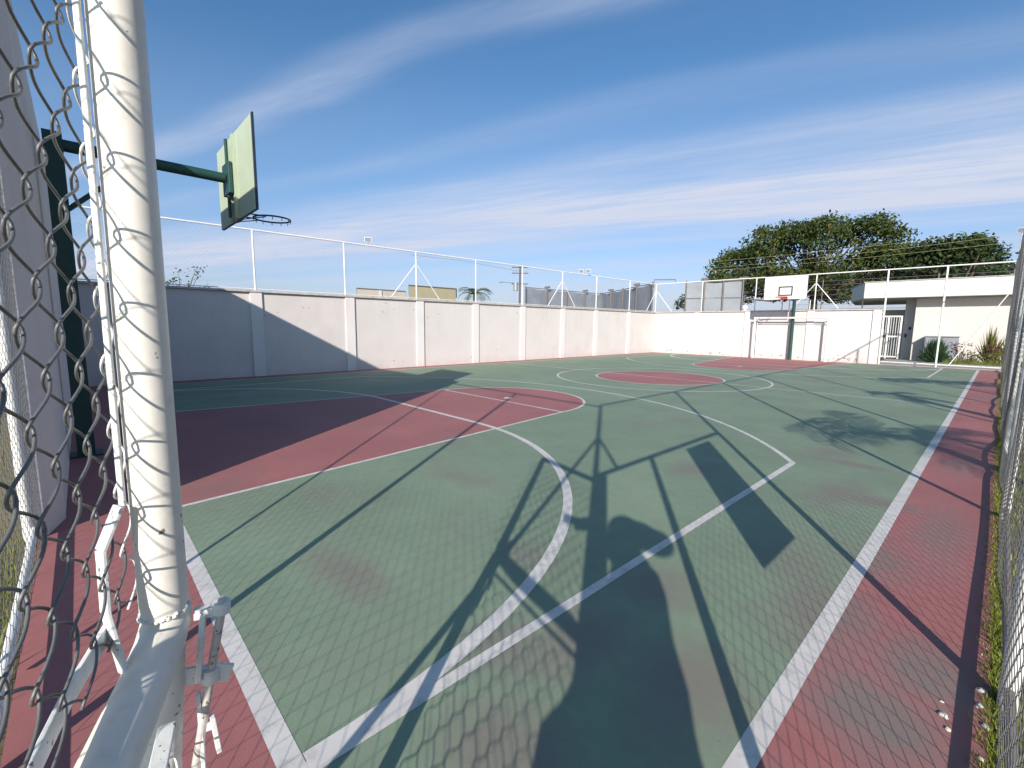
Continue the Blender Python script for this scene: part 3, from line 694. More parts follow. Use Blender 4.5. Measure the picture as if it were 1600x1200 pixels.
tag(b.build('pipe_stub', M['pipe']), 'short white pipe stub just under the far backboard, behind the wall', 'pipe')

# ------------------------------------------------------------------ grass strip and litter by the right fence
def grass(name, n, fx, fy, h, kindv='stuff', z=-.05):
    V = []; F = []
    for i in range(n):
        x, y = fx(), fy(); a = random.uniform(0, 6.28); hh = h*random.uniform(.35,1.15); wd = random.uniform(.0025,.006); le = random.uniform(.1,.9)*hh
        dx, dy = math.cos(a), math.sin(a); px_, py_ = -dy, dx; b0 = len(V)
        V += [(x-px_*wd, y-py_*wd, z), (x+px_*wd, y+py_*wd, z), (x+dx*le*.4+px_*wd*.8, y+dy*le*.4+py_*wd*.8, z+hh*.6), (x+dx*le*.4-px_*wd*.8, y+dy*le*.4-py_*wd*.8, z+hh*.6), (x+dx*le, y+dy*le, z+hh)]
        F += [(b0,b0+1,b0+2,b0+3),(b0+3,b0+2,b0+4)]
    mb = MB(); mb.v = V; mb.f = F
    return kind(mb.build(name, M['grass']), kindv)
def gx_(): return random.random()*7
def gy_(): 
    return .4 + (random.random()**1.8)*23.5
grass('grass_strip', 60000, lambda: (.597+random.gauss(0,.019)+.010*math.sin(gx_())) if random.random() < .72 else random.uniform(.60,1.8), gy_, .068)
grass('dry_grass', 3500, lambda: random.uniform(-4.2,.5), lambda: random.uniform(-2.2,-.77), .12)
for i, (x, y, r_) in enumerate(((.462,1.93,.013),(.478,1.86,.009),(.560,2.22,.014),(.555,2.10,.012),(.568,1.78,.010),(.45,2.02,.006),(.575,1.98,.012))):
    bm = bmesh.new(); bmesh.ops.create_icosphere(bm, subdivisions=2, radius=r_)
    for vtx in bm.verts:
        k_ = 1 + .55*mnoise.noise(vtx.co*(1.4/r_) + Vector((i*3.1,0,0))); vtx.co = Vector((vtx.co.x*k_*1.25, vtx.co.y*k_, max(-r_*.3, vtx.co.z*k_*.6)))
    bm.transform(Matrix.Translation((x, y, r_*.28)) @ Matrix.Rotation(i*1.3, 4, 'Z')); me = bpy.data.meshes.new('plaster_crumb'); bm.to_mesh(me); bm.free(); me.materials.append(M['rubble'])
    o = bpy.data.objects.new('plaster_crumb', me); C.objects.link(o)
    tag(o, 'small pale plaster crumb lying on the red floor beside the right fence', 'rubble', 'plaster crumbs by the right fence')

# ------------------------------------------------------------------ vegetation
def leafcloud(clumps, per, size, mat, name, parent, flat=.5):
    V = []; F = []
    for (c, r, sq) in clumps:
        n = int(per*r*r)
        for _ in range(n):
            while True:
                d = np.random.normal(size=3); d /= np.linalg.norm(d)
                if d[2] > -.75: break
            rad = r*(random.random()**.38)*random.uniform(.75,1.12)
            p = np.array(c) + d*rad*np.array([1,1,sq])
            nrm = d*.5 + np.random.normal(size=3)*.7 + np.array([0,0,.4]); nrm /= np.linalg.norm(nrm)
            a = np.cross(nrm, np.random.normal(size=3)); a /= np.linalg.norm(a); bb = np.cross(nrm, a)
            s = size*random.uniform(.55,1.35); b0 = len(V)
            V += [tuple(p-a*s), tuple(p+bb*s*flat), tuple(p+a*s), tuple(p-bb*s*flat)]
            F.append((b0,b0+1,b0+2,b0+3))
    mb = MB(); mb.v = V; mb.f = F
    return mb.build(name, mat, parent)
def at(px_, py_, dist):
    d = (right*((px_-800)/714.07) + down*((py_-600)/714.07) + fwd); h = math.hypot(d.x, d.y)
    return CAM + d*(dist/h)
def tree(base, outline, dist, lab, leaf, rclump, nclump, per, lsize, trunk_h, trunk_r, dep=5, name='tree'):
    t = thing(name, lab, 'tree', (base.x, base.y, -.05))
    cl = []
    top = Vector((base.x, base.y, trunk_h))
    b = MB(); b.tube([(base.x,base.y,-.1),(base.x+.1,base.y,trunk_h*.5),(base.x,base.y+.1,trunk_h)], [trunk_r*1.3,trunk_r,trunk_r*.8], 10); b.build('trunk', M['bark'], t, smooth=True)
    lm = MB()
    xs = [o_[0] for o_ in outline]
    for k in range(nclump):
        px_ = random.uniform(min(xs), max(xs))
        for (x0,y0,l0),(x1,y1,l1) in zip(outline, outline[1:]):
            if x0 <= px_ <= x1:
                f_ = (px_-x0)/(x1-x0); yt = y0+(y1-y0)*f_ + 7*mnoise.noise(Vector((px_*.045, dist, 0))) + random.uniform(-7,6); yl = l0+(l1-l0)*f_
        q = random.random(); q = q*q if k % 3 == 1 else q
        rr_ = rclump*(random.uniform(.30,.75) if k % 2 else random.uniform(.6,1.1))
        rpx = rr_/dist*714
        py_ = yt + rpx*.75 + q*max(0, yl-yt-rpx*1.3)
        c = at(px_, py_, dist+random.uniform(-dep,dep))
        cl.append(((c.x,c.y,c.z), rr_, .7))
        if k % 3 == 0:
            mid = (top+c)/2 + Vector((random.uniform(-.5,.5),random.uniform(-.5,.5),-.6)); lm.tube([top, mid, c], [trunk_r*.45, trunk_r*.25, trunk_r*.08], 6)
    lm.build('limb', M['bark'], t, smooth=True)
    leafcloud(cl, per, lsize, leaf, 'crown', t)
    return t
o1 = [(1120,425,480),(1130,392,480),(1160,378,480),(1190,352,480),(1240,345,480),(1290,338,480),(1340,342,475),(1378,332,470),(1400,352,465),(1418,378,460),(1428,395,455)]
tree(at(1270,470,62), o1, 62, 'big broad green tree behind the far backboard, reaching highest on the skyline', M['leafA'], 2.0, 260, 62, .19, 5.5, .45)
o2 = [(1412,412,470),(1422,396,470),(1442,376,468),(1480,366,465),(1515,362,462),(1540,372,460),(1557,395,460)]
tree(at(1485,460,58), o2, 58, 'darker rounded tree to the right of the big tree, above the flat-roofed building', M['leafB'], 1.7, 100, 72, .19, 4.5, .4, dep=4)
o3 = [(1550,412,440),(1575,404,440),(1600,398,440),(1640,395,440)]
tree(at(1595,440,75), o3, 75, 'low hazy trees far back at the right edge above the flat roof', M['leafB'], 1.6, 18, 40, .24, 4, .3, dep=3)
o4 = [(1058,470,486),(1066,458,486),(1080,452,486),(1100,462,486)]
tree(at(1075,486,75), o4, 75, 'small distant tree peeping out left of the pale panel', M['leafB'], 1.5, 12, 45, .22, 3, .3, dep=2)
o5 = [(266,436,449),(274,428,449),(284,430,449),(294,440,449)]
def sprig(px_, py_, dist, lab):
    c = at(px_, py_, dist); t = thing('shrub', lab, 'shrub', (c.x, c.y, -.05))
    b = MB(); cl = []
    for k in range(9):
        tip = c + Vector((random.uniform(-.5,.5), random.uniform(-.9,.9), random.uniform(-.3,.55)))
        b.tube([(c.x,c.y,-.05), (c.x,c.y,c.z-1.2), tip], [.03,.02,.006], 5); cl.append(((tip.x,tip.y,tip.z), .28, .8))
    b.build('stem', M['bark'], t); leafcloud(cl, 170, .055, M['leafA'], 'foliage', t)
sprig(281, 436, 22, 'sparse twiggy shrub top showing over the left wall beside the gate pole')

def palm(base, hgt, nf_, fl, lab, cat='palm', trunk=True, droop=1.0):
    t = thing('palm_tree', lab, cat, (base[0], base[1], -.05))
    if trunk:
        b = MB(); b.tube([(base[0],base[1],-.05),(base[0]+.05,base[1],hgt*.5),(base[0],base[1],hgt)], [.16,.11,.10], 10); b.build('trunk', M['bark'], t, smooth=True)
    V = []; F = []; st = MB()
    for k in range(nf_):
        az = 2*math.pi*k/nf_ + random.uniform(-.2,.2); e0 = random.uniform(.25,1.25); L_ = fl*random.uniform(.8,1.1)
        pts = []; p = Vector((base[0], base[1], hgt)); e_ = e0
        for i in range(9):
            pts.append(p.copy()); p = p + Vector((math.cos(az)*math.cos(e_), math.sin(az)*math.cos(e_), math.sin(e_)))*L_/9; e_ -= .22*droop
        st.tube(pts, [.018-.0017*i for i in range(9)], 5)
        sd = Vector((-math.sin(az), math.cos(az), 0))
        for i in range(1, 9):
            for q in (0, .5):
                if i == 8 and q: continue
                c = pts[i] if i == 8 else pts[i].lerp(pts[i+1] if i < 8 else pts[i], q)
                d = (pts[i]-pts[i-1]).normalized()
                ll = L_*.30*math.sin(math.pi*min(.95,(i+q)/9.5)+.12)
                for sg in (-1, 1):
                    tip = c + sd*sg*ll*.8 + d*ll*.55 + Vector((0,0,-ll*.28*random.uniform(.5,1.5)))
                    b0 = len(V); wv_ = d*.022
                    V.extend([tuple(c-wv_), tuple(c+wv_), tuple(c.lerp(tip,.6)+wv_*.9), tuple(tip), tuple(c.lerp(tip,.6)-wv_*.9)])
                    F.append((b0,b0+1,b0+2,b0+3,b0+4))
    st.build('frond_stem', M['leafP'], t)
    mb = MB(); mb.v = V; mb.f = F; mb.build('frond', M['leafP'], t)
    return t
pc = at(741, 459, 36)
palm((pc.x, pc.y), pc.z-.1, 16, 1.9, 'palm crown showing above the left wall beside the beige building', trunk=True, droop=1.1)
# palms beyond the right fence whose shadows fall on the court
def shadow_src(gx, gy, z): return Vector((gx, gy, 0)) - Vector((HD.x, HD.y, 0))*(z/math.tan(R(EL)))
s1 = shadow_src(-.45, 8.2, 3.0); palm((s1.x, s1.y), 2.7, 17, 1.75, 'leafy feather palm outside the right fence, casting the frond shadow on the court', droop=.85)
s2 = shadow_src(-1.3, 13.6, 4.2); palm((s2.x, s2.y), 4.0, 9, .9, 'slim palm outside the right fence, further along')
s3 = shadow_src(-.9, 17.4, 3.2); 
t3 = thing('shrub', 'rounded shrub outside the right fence near the far end', 'shrub', (s3.x, s3.y, -.05))
b = MB(); b.tube([(s3.x,s3.y,-.05),(s3.x,s3.y,3.0)], .06, 8); b.build('stem', M['bark'], t3)
leafcloud([((s3.x+dx,s3.y+dy,3.2+dz), .55, .6) for dx, dy, dz in ((-.6,-.3,0),(.1,.1,.15),(.6,.3,0),(1.0,.7,-.1))], 700, .08, M['bush'], 'foliage', t3)

# ------------------------------------------------------------------ flat-roofed building beyond the far fence
bd = thing('flat_roofed_building', 'white single-storey building with a deep flat roof beyond the far fence', 'building', (1, 32, 0))
b = MB(); b.box(-2.66, 9, 30.9, 38, -.05, 3.1); b.build('wall', M['bldwall'], bd)
b = MB(); b.prism([(-4.72,30.0),(9.0,30.0),(9.0,38.5),(-6.6,38.5),(-5.9,33.5)], 3.12, 3.93); b.build('canopy', M['fascia'], bd, bevel=.01)
b = MB(); b.prism([(-4.76,29.96),(9.05,29.96),(9.05,38.55),(-6.65,38.55),(-5.95,33.5)], 3.932, 3.975); b.build('roof_edge', M['coping'], bd)
b = MB(); b.box(-3.15, -2.68, 31.6, 31.8, -.05, 3.1); b.build('recess_wall', M['bldwall'], bd)
b = MB(); b.box(-2.93, -2.83, 31.56, 31.595, 1.5, 1.66); b.build('intercom_box', M['black'], bd)
b = MB(); b.box(-3.06, -2.98, 31.54, 31.595, 1.1, 1.3); b.build('intercom_box', M['black'], bd)
b = MB(); b.tube([(-5.0,31.5,-.05),(-5.0,31.5,3.1)], .035, 8); b.build('canopy_post', M['pipe'], bd)
for x, z in ((-4.5,3.1),(-3.9,3.1)):
    b = MB(); b.tube([(x,30.7,3.115),(x,30.7,3.06)], .08, 12); b.build('downlight', M['white'], bd)
gg = thing('barred_gate', 'white barred metal gate at the entrance beside the flat-roofed building', 'gate', (-3.6, 29.9, 0))
b = MB()
for x in (-4.0, -3.55, -3.05): b.bar((x,29.9,.02),(x,29.9,2.2), .07, .07)
for z in (.12, 1.15, 2.17): b.bar((-3.965,29.9,z),(-3.085,29.9,z), .05, .07)
b.build('gate_frame', M['pipe'], gg)
b = MB()
for k in range(9):
    x = -3.95 + k*.1
    if abs(x+3.55) > .04: b.tube([(x,29.9,.14),(x,29.9,2.15)], .012, 6)
b.build('gate_bars', M['pipe'], gg)
b = MB(); b.box(-3.72, -3.6, 29.84, 29.865, 1.1, 1.22); b.build('gate_lock', M['black'], gg)
eb = thing('entrance_wall', 'dim grey inner wall behind the barred gate', 'wall', (-4, 33, 0))
b = MB(); b.box(-6.2, -3.2, 33.0, 33.15, -.05, 2.6); b.build('wall_panel', M['tan'], eb)
ub = thing('utility_box', 'pale grey metal cabinet against the white building behind the shrubs', 'cabinet', (-1.5, 30.4, 0))
b = MB(); b.box(-2.12, -.92, 30.2, 30.75, .1, 1.17); b.build('cabinet_body', M['netpale'], ub, bevel=.01)
b = MB(); b.box(-2.08, -1.53, 30.17, 30.196, .16, 1.11); b.box(-1.51, -.96, 30.17, 30.196, .16, 1.11); b.build('cabinet_door', M['netpale'], ub, bevel=.005)
b = MB(); b.box(-2.16, -.88, 30.14, 30.79, 1.172, 1.21); b.build('cabinet_lid', M['grey'], ub)
def spiky(x, y, n, h, wd, lab, mat, nm='shrub'):
    t = thing(nm, lab, 'plant', (x, y, -.04)); V = []; F = []
    for k in range(n):
        az = random.uniform(0,6.28); e_ = random.uniform(.15,1.5); L_ = h*random.uniform(.6,1.05)
        p0 = Vector((x+random.uniform(-1,1)*wd*.25, y+random.uniform(-1,1)*wd*.25, -.04)); d = Vector((math.cos(az)*math.cos(e_)*wd/h, math.sin(az)*math.cos(e_)*wd/h, math.sin(e_)+.15))
        p1 = p0 + d*L_*.6; p2 = p0 + d*L_ + Vector((0,0,-.08*L_)); sd = Vector((-math.sin(az), math.cos(az), 0))*.018; b0 = len(V)
        V += [tuple(p0-sd), tuple(p0+sd), tuple(p1+sd*1.2), tuple(p2), tuple(p1-sd*1.2)]; F.append((b0,b0+1,b0+2,b0+3,b0+4))
    mb = MB(); mb.v = V; mb.f = F; mb.build('foliage', mat, t)
    b = MB(); b.tube([(x,y,-.05),(x,y,h*.3)], .03, 6); b.build('stem', M['bark'], t)
spiky(-1.55, 28.3, 700, 1.15, .62, 'dark green spiky shrub in front of the pale cabinet', M['bush'])
def leafy(x, y, r, h, n, mat, lab, size=.05):
    t = thing('shrub', lab, 'plant', (x, y, -.04))
    b = MB(); cl = []
    for k in range(7):
        q = (x+random.uniform(-r,r), y+random.uniform(-r,r)*.6, h*random.uniform(.3,1)); b.tube([(x,y,-.05), ((x+q[0])/2,(y+q[1])/2,q[2]*.6), q], [.02,.014,.006], 5); cl.append((q, .22, .9))
    b.build('stem', M['bark'], t); leafcloud(cl, n, size, mat, 'foliage', t)
leafy(-.72, 28.4, .25, 1.0, 480, M['redleaf'], 'reddish leafy shrub right of the dark spiky shrub')
leafy(-.25, 28.2, .3, .55, 480, M['yleaf'], 'low yellow-green shrub in the bed before the white building')
leafy(.15, 28.5, .25, .85, 420, M['redleaf'], 'second reddish shrub further right in the bed')
leafy(.55, 28.0, .3, .6, 480, M['yleaf'], 'yellow-green shrub at the right end of the bed')
spiky(.22, 28.9, 140, 1.75, .5, 'tall thin grass plant with dry plumes before the white building', M['yleaf'], 'ornamental_grass')
spiky(.75, 29.0, 140, 1.5, .5, 'second clump of tall thin grass, nearest the right fence', M['yleaf'], 'ornamental_grass')
grass('flower_bed_cover', 2500, lambda: random.uniform(-1.2,1.5), lambda: random.uniform(27.4,29.1), .30)

# ------------------------------------------------------------------ beyond the left wall
bb = thing('beige_building', 'beige flat-roofed building with a lower pale wing behind the left wall', 'building', (-34, 18, 0))
def wedge(x, ya, yb, k, z0, z1, g_=0):
    q = [(x+g_, ya-g_), (x+g_, yb+g_)]; f_ = [(CAM.x+(a-CAM.x)*k, CAM.y+(c-CAM.y)*k) for a, c in q]
    mb = MB(); mb.prism([q[0], q[1], f_[1], f_[0]], z0, z1); return mb
wedge(-30, 17.65, 21.95, 1.3, -.05, 4.36).build('main_block', M['beige'], bb)
wedge(-30, 17.65, 21.95, 1.31, 4.362, 4.43, .05).build('roof_edge', M['steel'], bb)
wedge(-30.3, 13.75, 17.55, 1.2, -.05, 3.92).build('low_wing', M['tan'], bb)
wedge(-30.3, 13.75, 17.50, 1.21, 3.922, 3.98, .04).build('roof_edge', M['steel'], bb)
b = MB(); b.box(-30.299, -30.24, 15.45, 15.6, 2.5, 3.9); b.build('pilaster', M['wall'], bb)
up_ = at(812, 470, 62)
ut = thing('utility_pole', 'utility pole with crossarms and a transformer rising behind the left wall', 'utility pole', (up_.x, up_.y, 0))
zt = at(812, 416, 62).z
b = MB(); b.tube([(up_.x,up_.y,-.05),(up_.x,up_.y,zt)], [.16,.11], 10); b.build('pole', M['wood'], ut, smooth='auto')
ax = Vector((.72,.69,0))
for z in (zt-.15, zt-.9, zt-2.3):
    b = MB(); b.bar(Vector((up_.x,up_.y,z))-ax*1.1, Vector((up_.x,up_.y,z))+ax*1.1, .12, .12); b.build('crossarm', M['wood'], ut)
b = MB()
for z in (zt-.15, zt-.9):
    for k in (-.95,-.5,.5,.95): q = Vector((up_.x,up_.y,z))+ax*k; b.tube([q, q+Vector((0,0,.32))], [.07,.05], 6)
b.build('insulators', M['grey'], ut)
b = MB(); q = Vector((up_.x,up_.y,zt-3.2))-ax*.55; b.tube([q, q+Vector((0,0,1.1))], .33, 12); b.build('transformer', M['grey'], ut, smooth='auto')
b = MB(); q = Vector((up_.x,up_.y,zt-2.3)); b.tube([q, q-ax*2.2+Vector((0,0,.25))], .04, 6); b.bar(q-ax*2.2+Vector((0,0,.22)), q-ax*2.8+Vector((0,0,.2)), .2, .1); b.build('street_lamp_arm', M['steel'], ut)

def screen(segs, zt_, posts, lab, mat, name, rows=()):
    c = sum((Vector(q) for q in segs), Vector((0,0)))/len(segs)
    t = thing(name, lab, 'screen', (c[0], c[1], 0))
    for (a, c2) in zip(segs, segs[1:]):
        a = Vector((*a,0)); c2 = Vector((*c2,0)); d = (c2-a).normalized(); n_ = Vector((-d.y,d.x,0))
        nseg = max(2, int((c2-a).length/.5)); mb = MB()
        for i in range(nseg):
            p, q = a.lerp(c2,i/nseg), a.lerp(c2,(i+1)/nseg)
            o0 = n_*.035*math.sin(i*.93+.7*math.sin(i*.37)); o1_ = n_*.035*math.sin((i+1)*.93+.7*math.sin((i+1)*.37))
            mb.quad((p.x+o0.x,p.y+o0.y,.3),(q.x+o1_.x,q.y+o1_.y,.3),(q.x+o1_.x,q.y+o1_.y,zt_-.12+.05*math.sin((i+1)*.9)),(p.x+o0.x,p.y+o0.y,zt_-.12+.05*math.sin(i*.9)))
        mb.build('net_panel', mat, t)
        b = MB(); b.tube([(a.x,a.y,zt_),(c2.x,c2.y,zt_)], .05, 6)
        for z in rows: b.tube([(a.x,a.y,z),(c2.x,c2.y,z)], .045, 6)
        b.build('top_rail', M['steel'], t)
        L_ = (c2-a).length; k = max(1, round(L_/posts))
        for i in range(k+1):
            p = a.lerp(c2, i/k) - n_*.14*(1 if n_.dot(Vector((CAM.x,CAM.y,0))-a) < 0 else -1)
            b = MB(); b.tube([(p.x,p.y,-.05),(p.x,p.y,zt_+.15)], .08, 8); b.build('post', M['steel'], t)
            if i % 2:
                b = MB(); b.box(p.x-.35, p.x+.35, p.y-.12, p.y+.12, zt_+.1, zt_+.32); b.build('lamp_box', M['steel'], t)
    return t
screen([(-38.14,37.83),(-37.62,52.13),(-24.37,42.79)], 5.95, 4.0, 'dark grey net screens of a neighbouring court behind the left wall corner', M['net'], 'net_screen')
screen([(-21.74,44.51),(-16.84,46.03)], 6.0, 1.7, 'pale grey panelled screen on steel frame left of the far basket', M['netpale'], 'panel_screen', rows=(4.4,))
c_ = Vector((-24.37,42.79)); 
b = MB(); b.tube([(c_.x,c_.y,5.5),(c_.x,c_.y,6.3),(c_.x+1.9,c_.y+.8,6.25),(c_.x+1.9,c_.y+.8,5.9)], .05, 6)
tag(b.build('lamp_arm', M['steel']), 'thin dark lamp arm at the right end of the net screens', 'lamp')

# electric fence behind the far wall and overhead lines
ef = thing('security_fence', 'wire security fence on thin posts running behind the far fence, below the trees', 'fence', (-4, 33, 0))
for x in (-9.4, -7.6, -2.2, .6, 3.4):
    b = MB(); b.tube([(x,34.2,-.05),(x,34.2,4.6)], .03, 6); b.build('post', M['steel'], ef)
b = MB()
for z in (2.75,3.05,3.35,3.65,3.95,4.25,4.5): b.tube([(-9.4,34.2,z),(3.4,34.2,z)], .010, 5)
b.build('wires', M['wirefar'], ef)
pl = thing('power_line', 'sagging overhead cables crossing in front of the big trees', 'cable', at(1140,412,48))
for (a, c2) in (((1100,420),(1640,360)),((1100,424),(1640,372)),((1100,410),(1640,352))):
    A_ = at(*a, 50); B_ = at(*c2, 44); pts = []
    for i in range(21):
        f_ = i/20; p = A_.lerp(B_, f_); p.z -= .35*4*f_*(1-f_)*.4; pts.append(p)
    b = MB(); b.tube(pts, .0085, 5); b.build('cable', M['cable'], pl)
b = MB(); 
A_ = at(560,375,50); B_ = at(1100,428,62)
c1 = at(660,400,62); b.tube([at(640,398,60), at(720,407,61), at(812,424,62)], .02, 5)
tag(b.build('power_cable', M['steel']), 'dark cable running to the utility pole behind the left wall', 'cable')

# ------------------------------------------------------------------ the photographer in the doorway (seen as a shadow)
LAT = Vector((-HD.y*-1, HD.x*-1, 0)); LAT = Vector((HD.y, -HD.x, 0))
PB = Vector((.72, -.65, 0))
TANE = math.tan(R(EL))
def pp(lat, zeq, t): return PB + LAT*lat + HD*t + Vector((0,0,zeq - t*TANE))
person = thing('person', 'person holding up a phone in the gateway, seen as a shadow on the court', 'person', (PB.x+.08, PB.y, -.04))
def skin_mesh(nodes, edges, name, mat, parent, root=0, sub=2):
    me = bpy.data.meshes.new(name); me.from_pydata([tuple(n[0]) for n in nodes], edges, []); me.update()
    o = bpy.data.objects.new(name, me); C.objects.link(o); me.materials.append(mat)
    o.parent = parent; o.matrix_parent_inverse = parent.matrix_basis.inverted()
    md = o.modifiers.new('skin', 'SKIN'); md.use_smooth_shade = True
    lay = me.skin_vertices[0].data
    for i, n in enumerate(nodes):
        r_ = n[1]; lay[i].radius = r_ if isinstance(r_, tuple) else (r_, r_)
    lay[root].use_root = True
    s_ = o.modifiers.new('sub', 'SUBSURF'); s_.levels = sub; s_.render_levels = sub
    return o
T0 = -.20
def foot(lat, t): p = pp(lat, 0, t); return Vector((p.x, p.y, -.05))
HC = pp(.12, 1.56, T0)
el_r = pp(.14, 1.46, T0+.30); sh_r = pp(.235, 1.32, T0)
hand_r = CAM + right*.075 + down*.02 - fwd*.03 - (CAM-el_r).normalized()*.11; wr_r = hand_r + (el_r-hand_r)*.25
sh_l = pp(.07, 1.43, T0); el_l = pp(-.10, 1.62, T0+.27)
hand_l = CAM - right*.255 - down*.055 - fwd*.07; wr_l = hand_l + (el_l-hand_l)*.28
hip = pp(.06, .90, T0)
kn_r, an_r = pp(.17, .42, T0), foot(.17, T0)+Vector((0,0,.09)); kn_l, an_l = pp(-.03, .42, T0), foot(-.05, T0)+Vector((0,0,.09))
nodes = [
 (hip, (.155,.12)), (pp(.08,1.06,T0), (.14,.11)), (pp(.11,1.22,T0), (.15,.11)), (pp(.11,1.33,T0), (.10,.09)), (pp(.10,1.41,T0), (.058,.058)), (pp(.11,1.47,T0), (.058,.060)),
 (HC + Vector((0,0,-.04)), (.078,.088)), (HC + Vector((0,0,.06)), (.076,.088)),
 (sh_r, .062), (el_r, .046), (wr_r, .031),
 (sh_l, .062), (el_l, .045), (wr_l, .031),
 (pp(.15,.84,T0), .10), (kn_r, .066), (an_r, .045), (an_r + Vector((HD.x,HD.y,0))*.16 + Vector((0,0,-.055)), .038),
 (pp(-.03,.84,T0), .10), (kn_l, .066), (an_l, .045), (an_l + Vector((HD.x,HD.y,0))*.16 + Vector((0,0,-.055)), .038)]
edges = [(0,1),(1,2),(2,3),(3,4),(4,5),(5,6),(6,7),(3,8),(8,9),(9,10),(3,11),(11,12),(12,13),(0,14),(14,15),(15,16),(16,17),(0,18),(18,19),(19,20),(20,21)]
def fingers(wi, wrist, palm, side, acr, curl):
    """palm with four bent fingers of unequal length and a thumb leaving its side"""
    global nodes, edges
    d0 = (palm-wrist).normalized()
    pi_ = len(nodes); nodes.append((palm, (.031,.031))); edges.append((wi, pi_))
    for k in range(4):
        ln = (.026,.030,.028,.022)[k]
        a = palm + d0*.034 + acr*(.030-.020*k); l1 = a + d0*ln + curl*.010; l2 = l1 + d0*ln*.45 + curl*.022; b0 = len(nodes)
        nodes += [(a,.0095),(l1,.0090),(l2,.0078)]; edges += [(pi_,b0),(b0,b0+1),(b0+1,b0+2)]
    a = palm + acr*.030 - d0*.008; b0 = len(nodes); nodes += [(a,.012),(a + acr*.022 + curl*.014 + d0*.02,.0095),(a + acr*.026 + curl*.026 + d0*.045,.0085)]; edges += [(pi_,b0),(b0,b0+1),(b0+1,b0+2)]
fingers(10, wr_r, hand_r, -right, -down, -right)
fingers(13, wr_l, hand_l, right, down, right)
body = skin_mesh(nodes, edges, 'body', M['skin'], person)
def loft(rings, name, mat, parent, n=28):
    mb = MB()
    for (lat, z, a, bdep) in rings:
        for j in range(n):
            t = 2*math.pi*j/n; ct, st_ = math.cos(t), math.sin(t)
            p = pp(lat, z, T0) + LAT*(a*math.copysign(abs(ct)**.9, ct)) + HD*(bdep*st_); p.z += .004*math.sin(5*t+z*9) ; mb.v.append(tuple(p))
    for i in range(len(rings)-1):
        for j in range(n):
            j2 = (j+1) % n; mb.f.append((i*n+j, i*n+j2, (i+1)*n+j2, (i+1)*n+j))
    mb.f.append(tuple(reversed(range(n)))); mb.f.append(tuple((len(rings)-1)*n+j for j in range(n)))
    return mb.build(name, mat, parent, smooth=True)
loft([(.035,.66,.30,.17),(.03,.75,.295,.17),(.025,.82,.285,.165),(.055,.865,.255,.155),(.085,.95,.235,.145),(.09,1.09,.212,.135),(.125,1.17,.182,.13),(.145,1.26,.170,.125),(.152,1.34,.148,.11),(.135,1.395,.115,.095),(.108,1.43,.078,.078),(.10,1.46,.066,.07)], 'shirt', M['cloth'], person)
skin_mesh([(pp(.20,1.32,T0+.02), .085), (sh_r.lerp(el_r,.5), .075), (el_r, .066), (wr_r.lerp(el_r,.3), .05)], [(0,1),(1,2),(2,3)], 'sleeve', M['cloth'], person)
skin_mesh([(pp(.11,1.38,T0+.03), .075), (sh_l.lerp(el_l,.5), .062), (el_l, .056), (wr_l.lerp(el_l,.2), .056)], [(0,1),(1,2),(2,3)], 'sleeve', M['cloth'], person)
tr_ = [(pp(.06,.86,T0), (.17,.13)), (pp(.15,.76,T0), .11), (kn_r, .084), (an_r+Vector((0,0,.05)), .066), (pp(-.03,.76,T0), .11), (kn_l, .084), (an_l+Vector((0,0,.05)), .066)]
skin_mesh(tr_, [(0,1),(1,2),(2,3),(0,4),(4,5),(5,6)], 'trousers', M['trousers'], person)
fd = (CAM - HC); fd.z = 0; fd.normalize(); rs = fd.cross(Vector((0,0,1)))
hm = MB()
for (lat, z, t_, a, c_z) in ((.12,1.615,T0-.03,.135,.105), (.22,1.585,T0-.06,.14,.095), (.335,1.545,T0-.06,.115,.085)):
    hm.sphere(pp(lat, z, t_), 1.0, 20, 14, (a, a*.85, c_z))
ho = hm.build('hair', M['hair'], person, smooth=True)
rm = ho.modifiers.new('remesh', 'REMESH'); rm.mode = 'VOXEL'; rm.voxel_size = .014; rm.use_smooth_shade = True
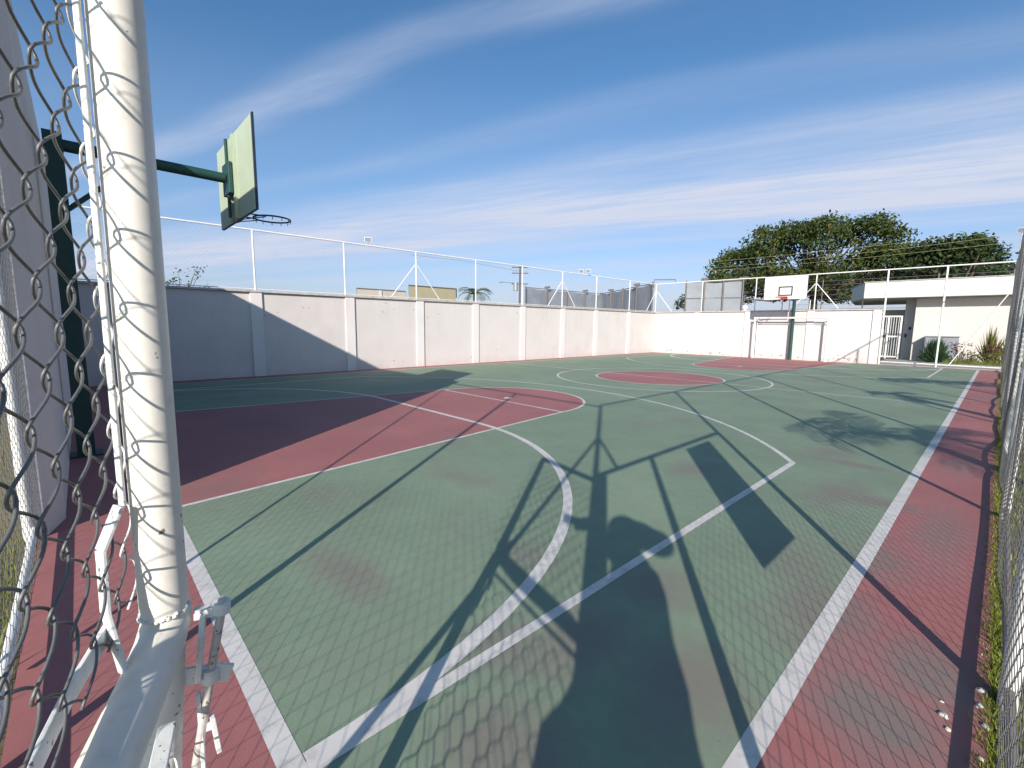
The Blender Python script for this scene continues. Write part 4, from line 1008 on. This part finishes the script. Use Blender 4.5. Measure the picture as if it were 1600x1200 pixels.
sm_ = ho.modifiers.new('smooth', 'SMOOTH'); sm_.iterations = 6; sm_.factor = .6
for an_ in (an_r, an_l):
    skin_mesh([(an_ + Vector((0,0,-.01)), .058), (an_ + Vector((0,0,-.05)) + HD*.05, .055), (an_ + Vector((0,0,-.065)) + HD*.13, .05), (an_ + Vector((0,0,-.07)) + HD*.19, .036)], [(0,1),(1,2),(2,3)], 'shoe', M['black'], person)
for sg in (-1,1):
    fc = MB(); fc.sphere(HC + fd*.083 + rs*sg*.032, .012, 10, 8); fc.build('eye', M['white'], person, smooth=True)
    fc = MB(); fc.sphere(HC + rs*sg*.084 - fd*.005 + Vector((0,0,-.01)), .028, 10, 8, (.55,.8,1.15)); fc.build('ear', M['skin'], person, smooth=True)
fc = MB(); fc.tube([HC+fd*.085+Vector((0,0,-.002)), HC+fd*.113+Vector((0,0,-.036)), HC+fd*.088+Vector((0,0,-.046))], [.008,.015,.010], 10); fc.build('nose', M['skin'], person, smooth=True)
fc = MB(); fc.tube([HC+fd*.078+rs*.026+Vector((0,0,-.070)), HC+fd*.090+Vector((0,0,-.070)), HC+fd*.078-rs*.026+Vector((0,0,-.070))], .0065, 8); fc.build('mouth', M['rimred'], person, smooth=True)
ph = thing('phone', 'black phone held up in one hand in the gateway', 'phone', tuple(CAM - fwd*.02 - right*.085))
b = MB(); pc_ = CAM - fwd*.014 - right*.085
bb0 = len(b.v)
for d_ in (-.0045, .0045):
    for sx, sy in ((-1,-1),(1,-1),(1,1),(-1,1)): b.v.append(tuple(pc_ + fwd*d_ + right*sx*.105 + down*sy*.048))
b.f += [tuple(bb0+i for i in q) for q in ((3,2,1,0),(4,5,6,7),(0,1,5,4),(1,2,6,5),(2,3,7,6),(3,0,4,7))]
b.build('phone_body', M['black'], ph, bevel=.003)
b = MB(); q_ = pc_ - fwd*.0052; b.quad(*[tuple(q_ + right*sx*.098 + down*sy*.043) for sx, sy in ((-1,-1),(1,-1),(1,1),(-1,1))]); b.build('screen', M['dark'], ph)
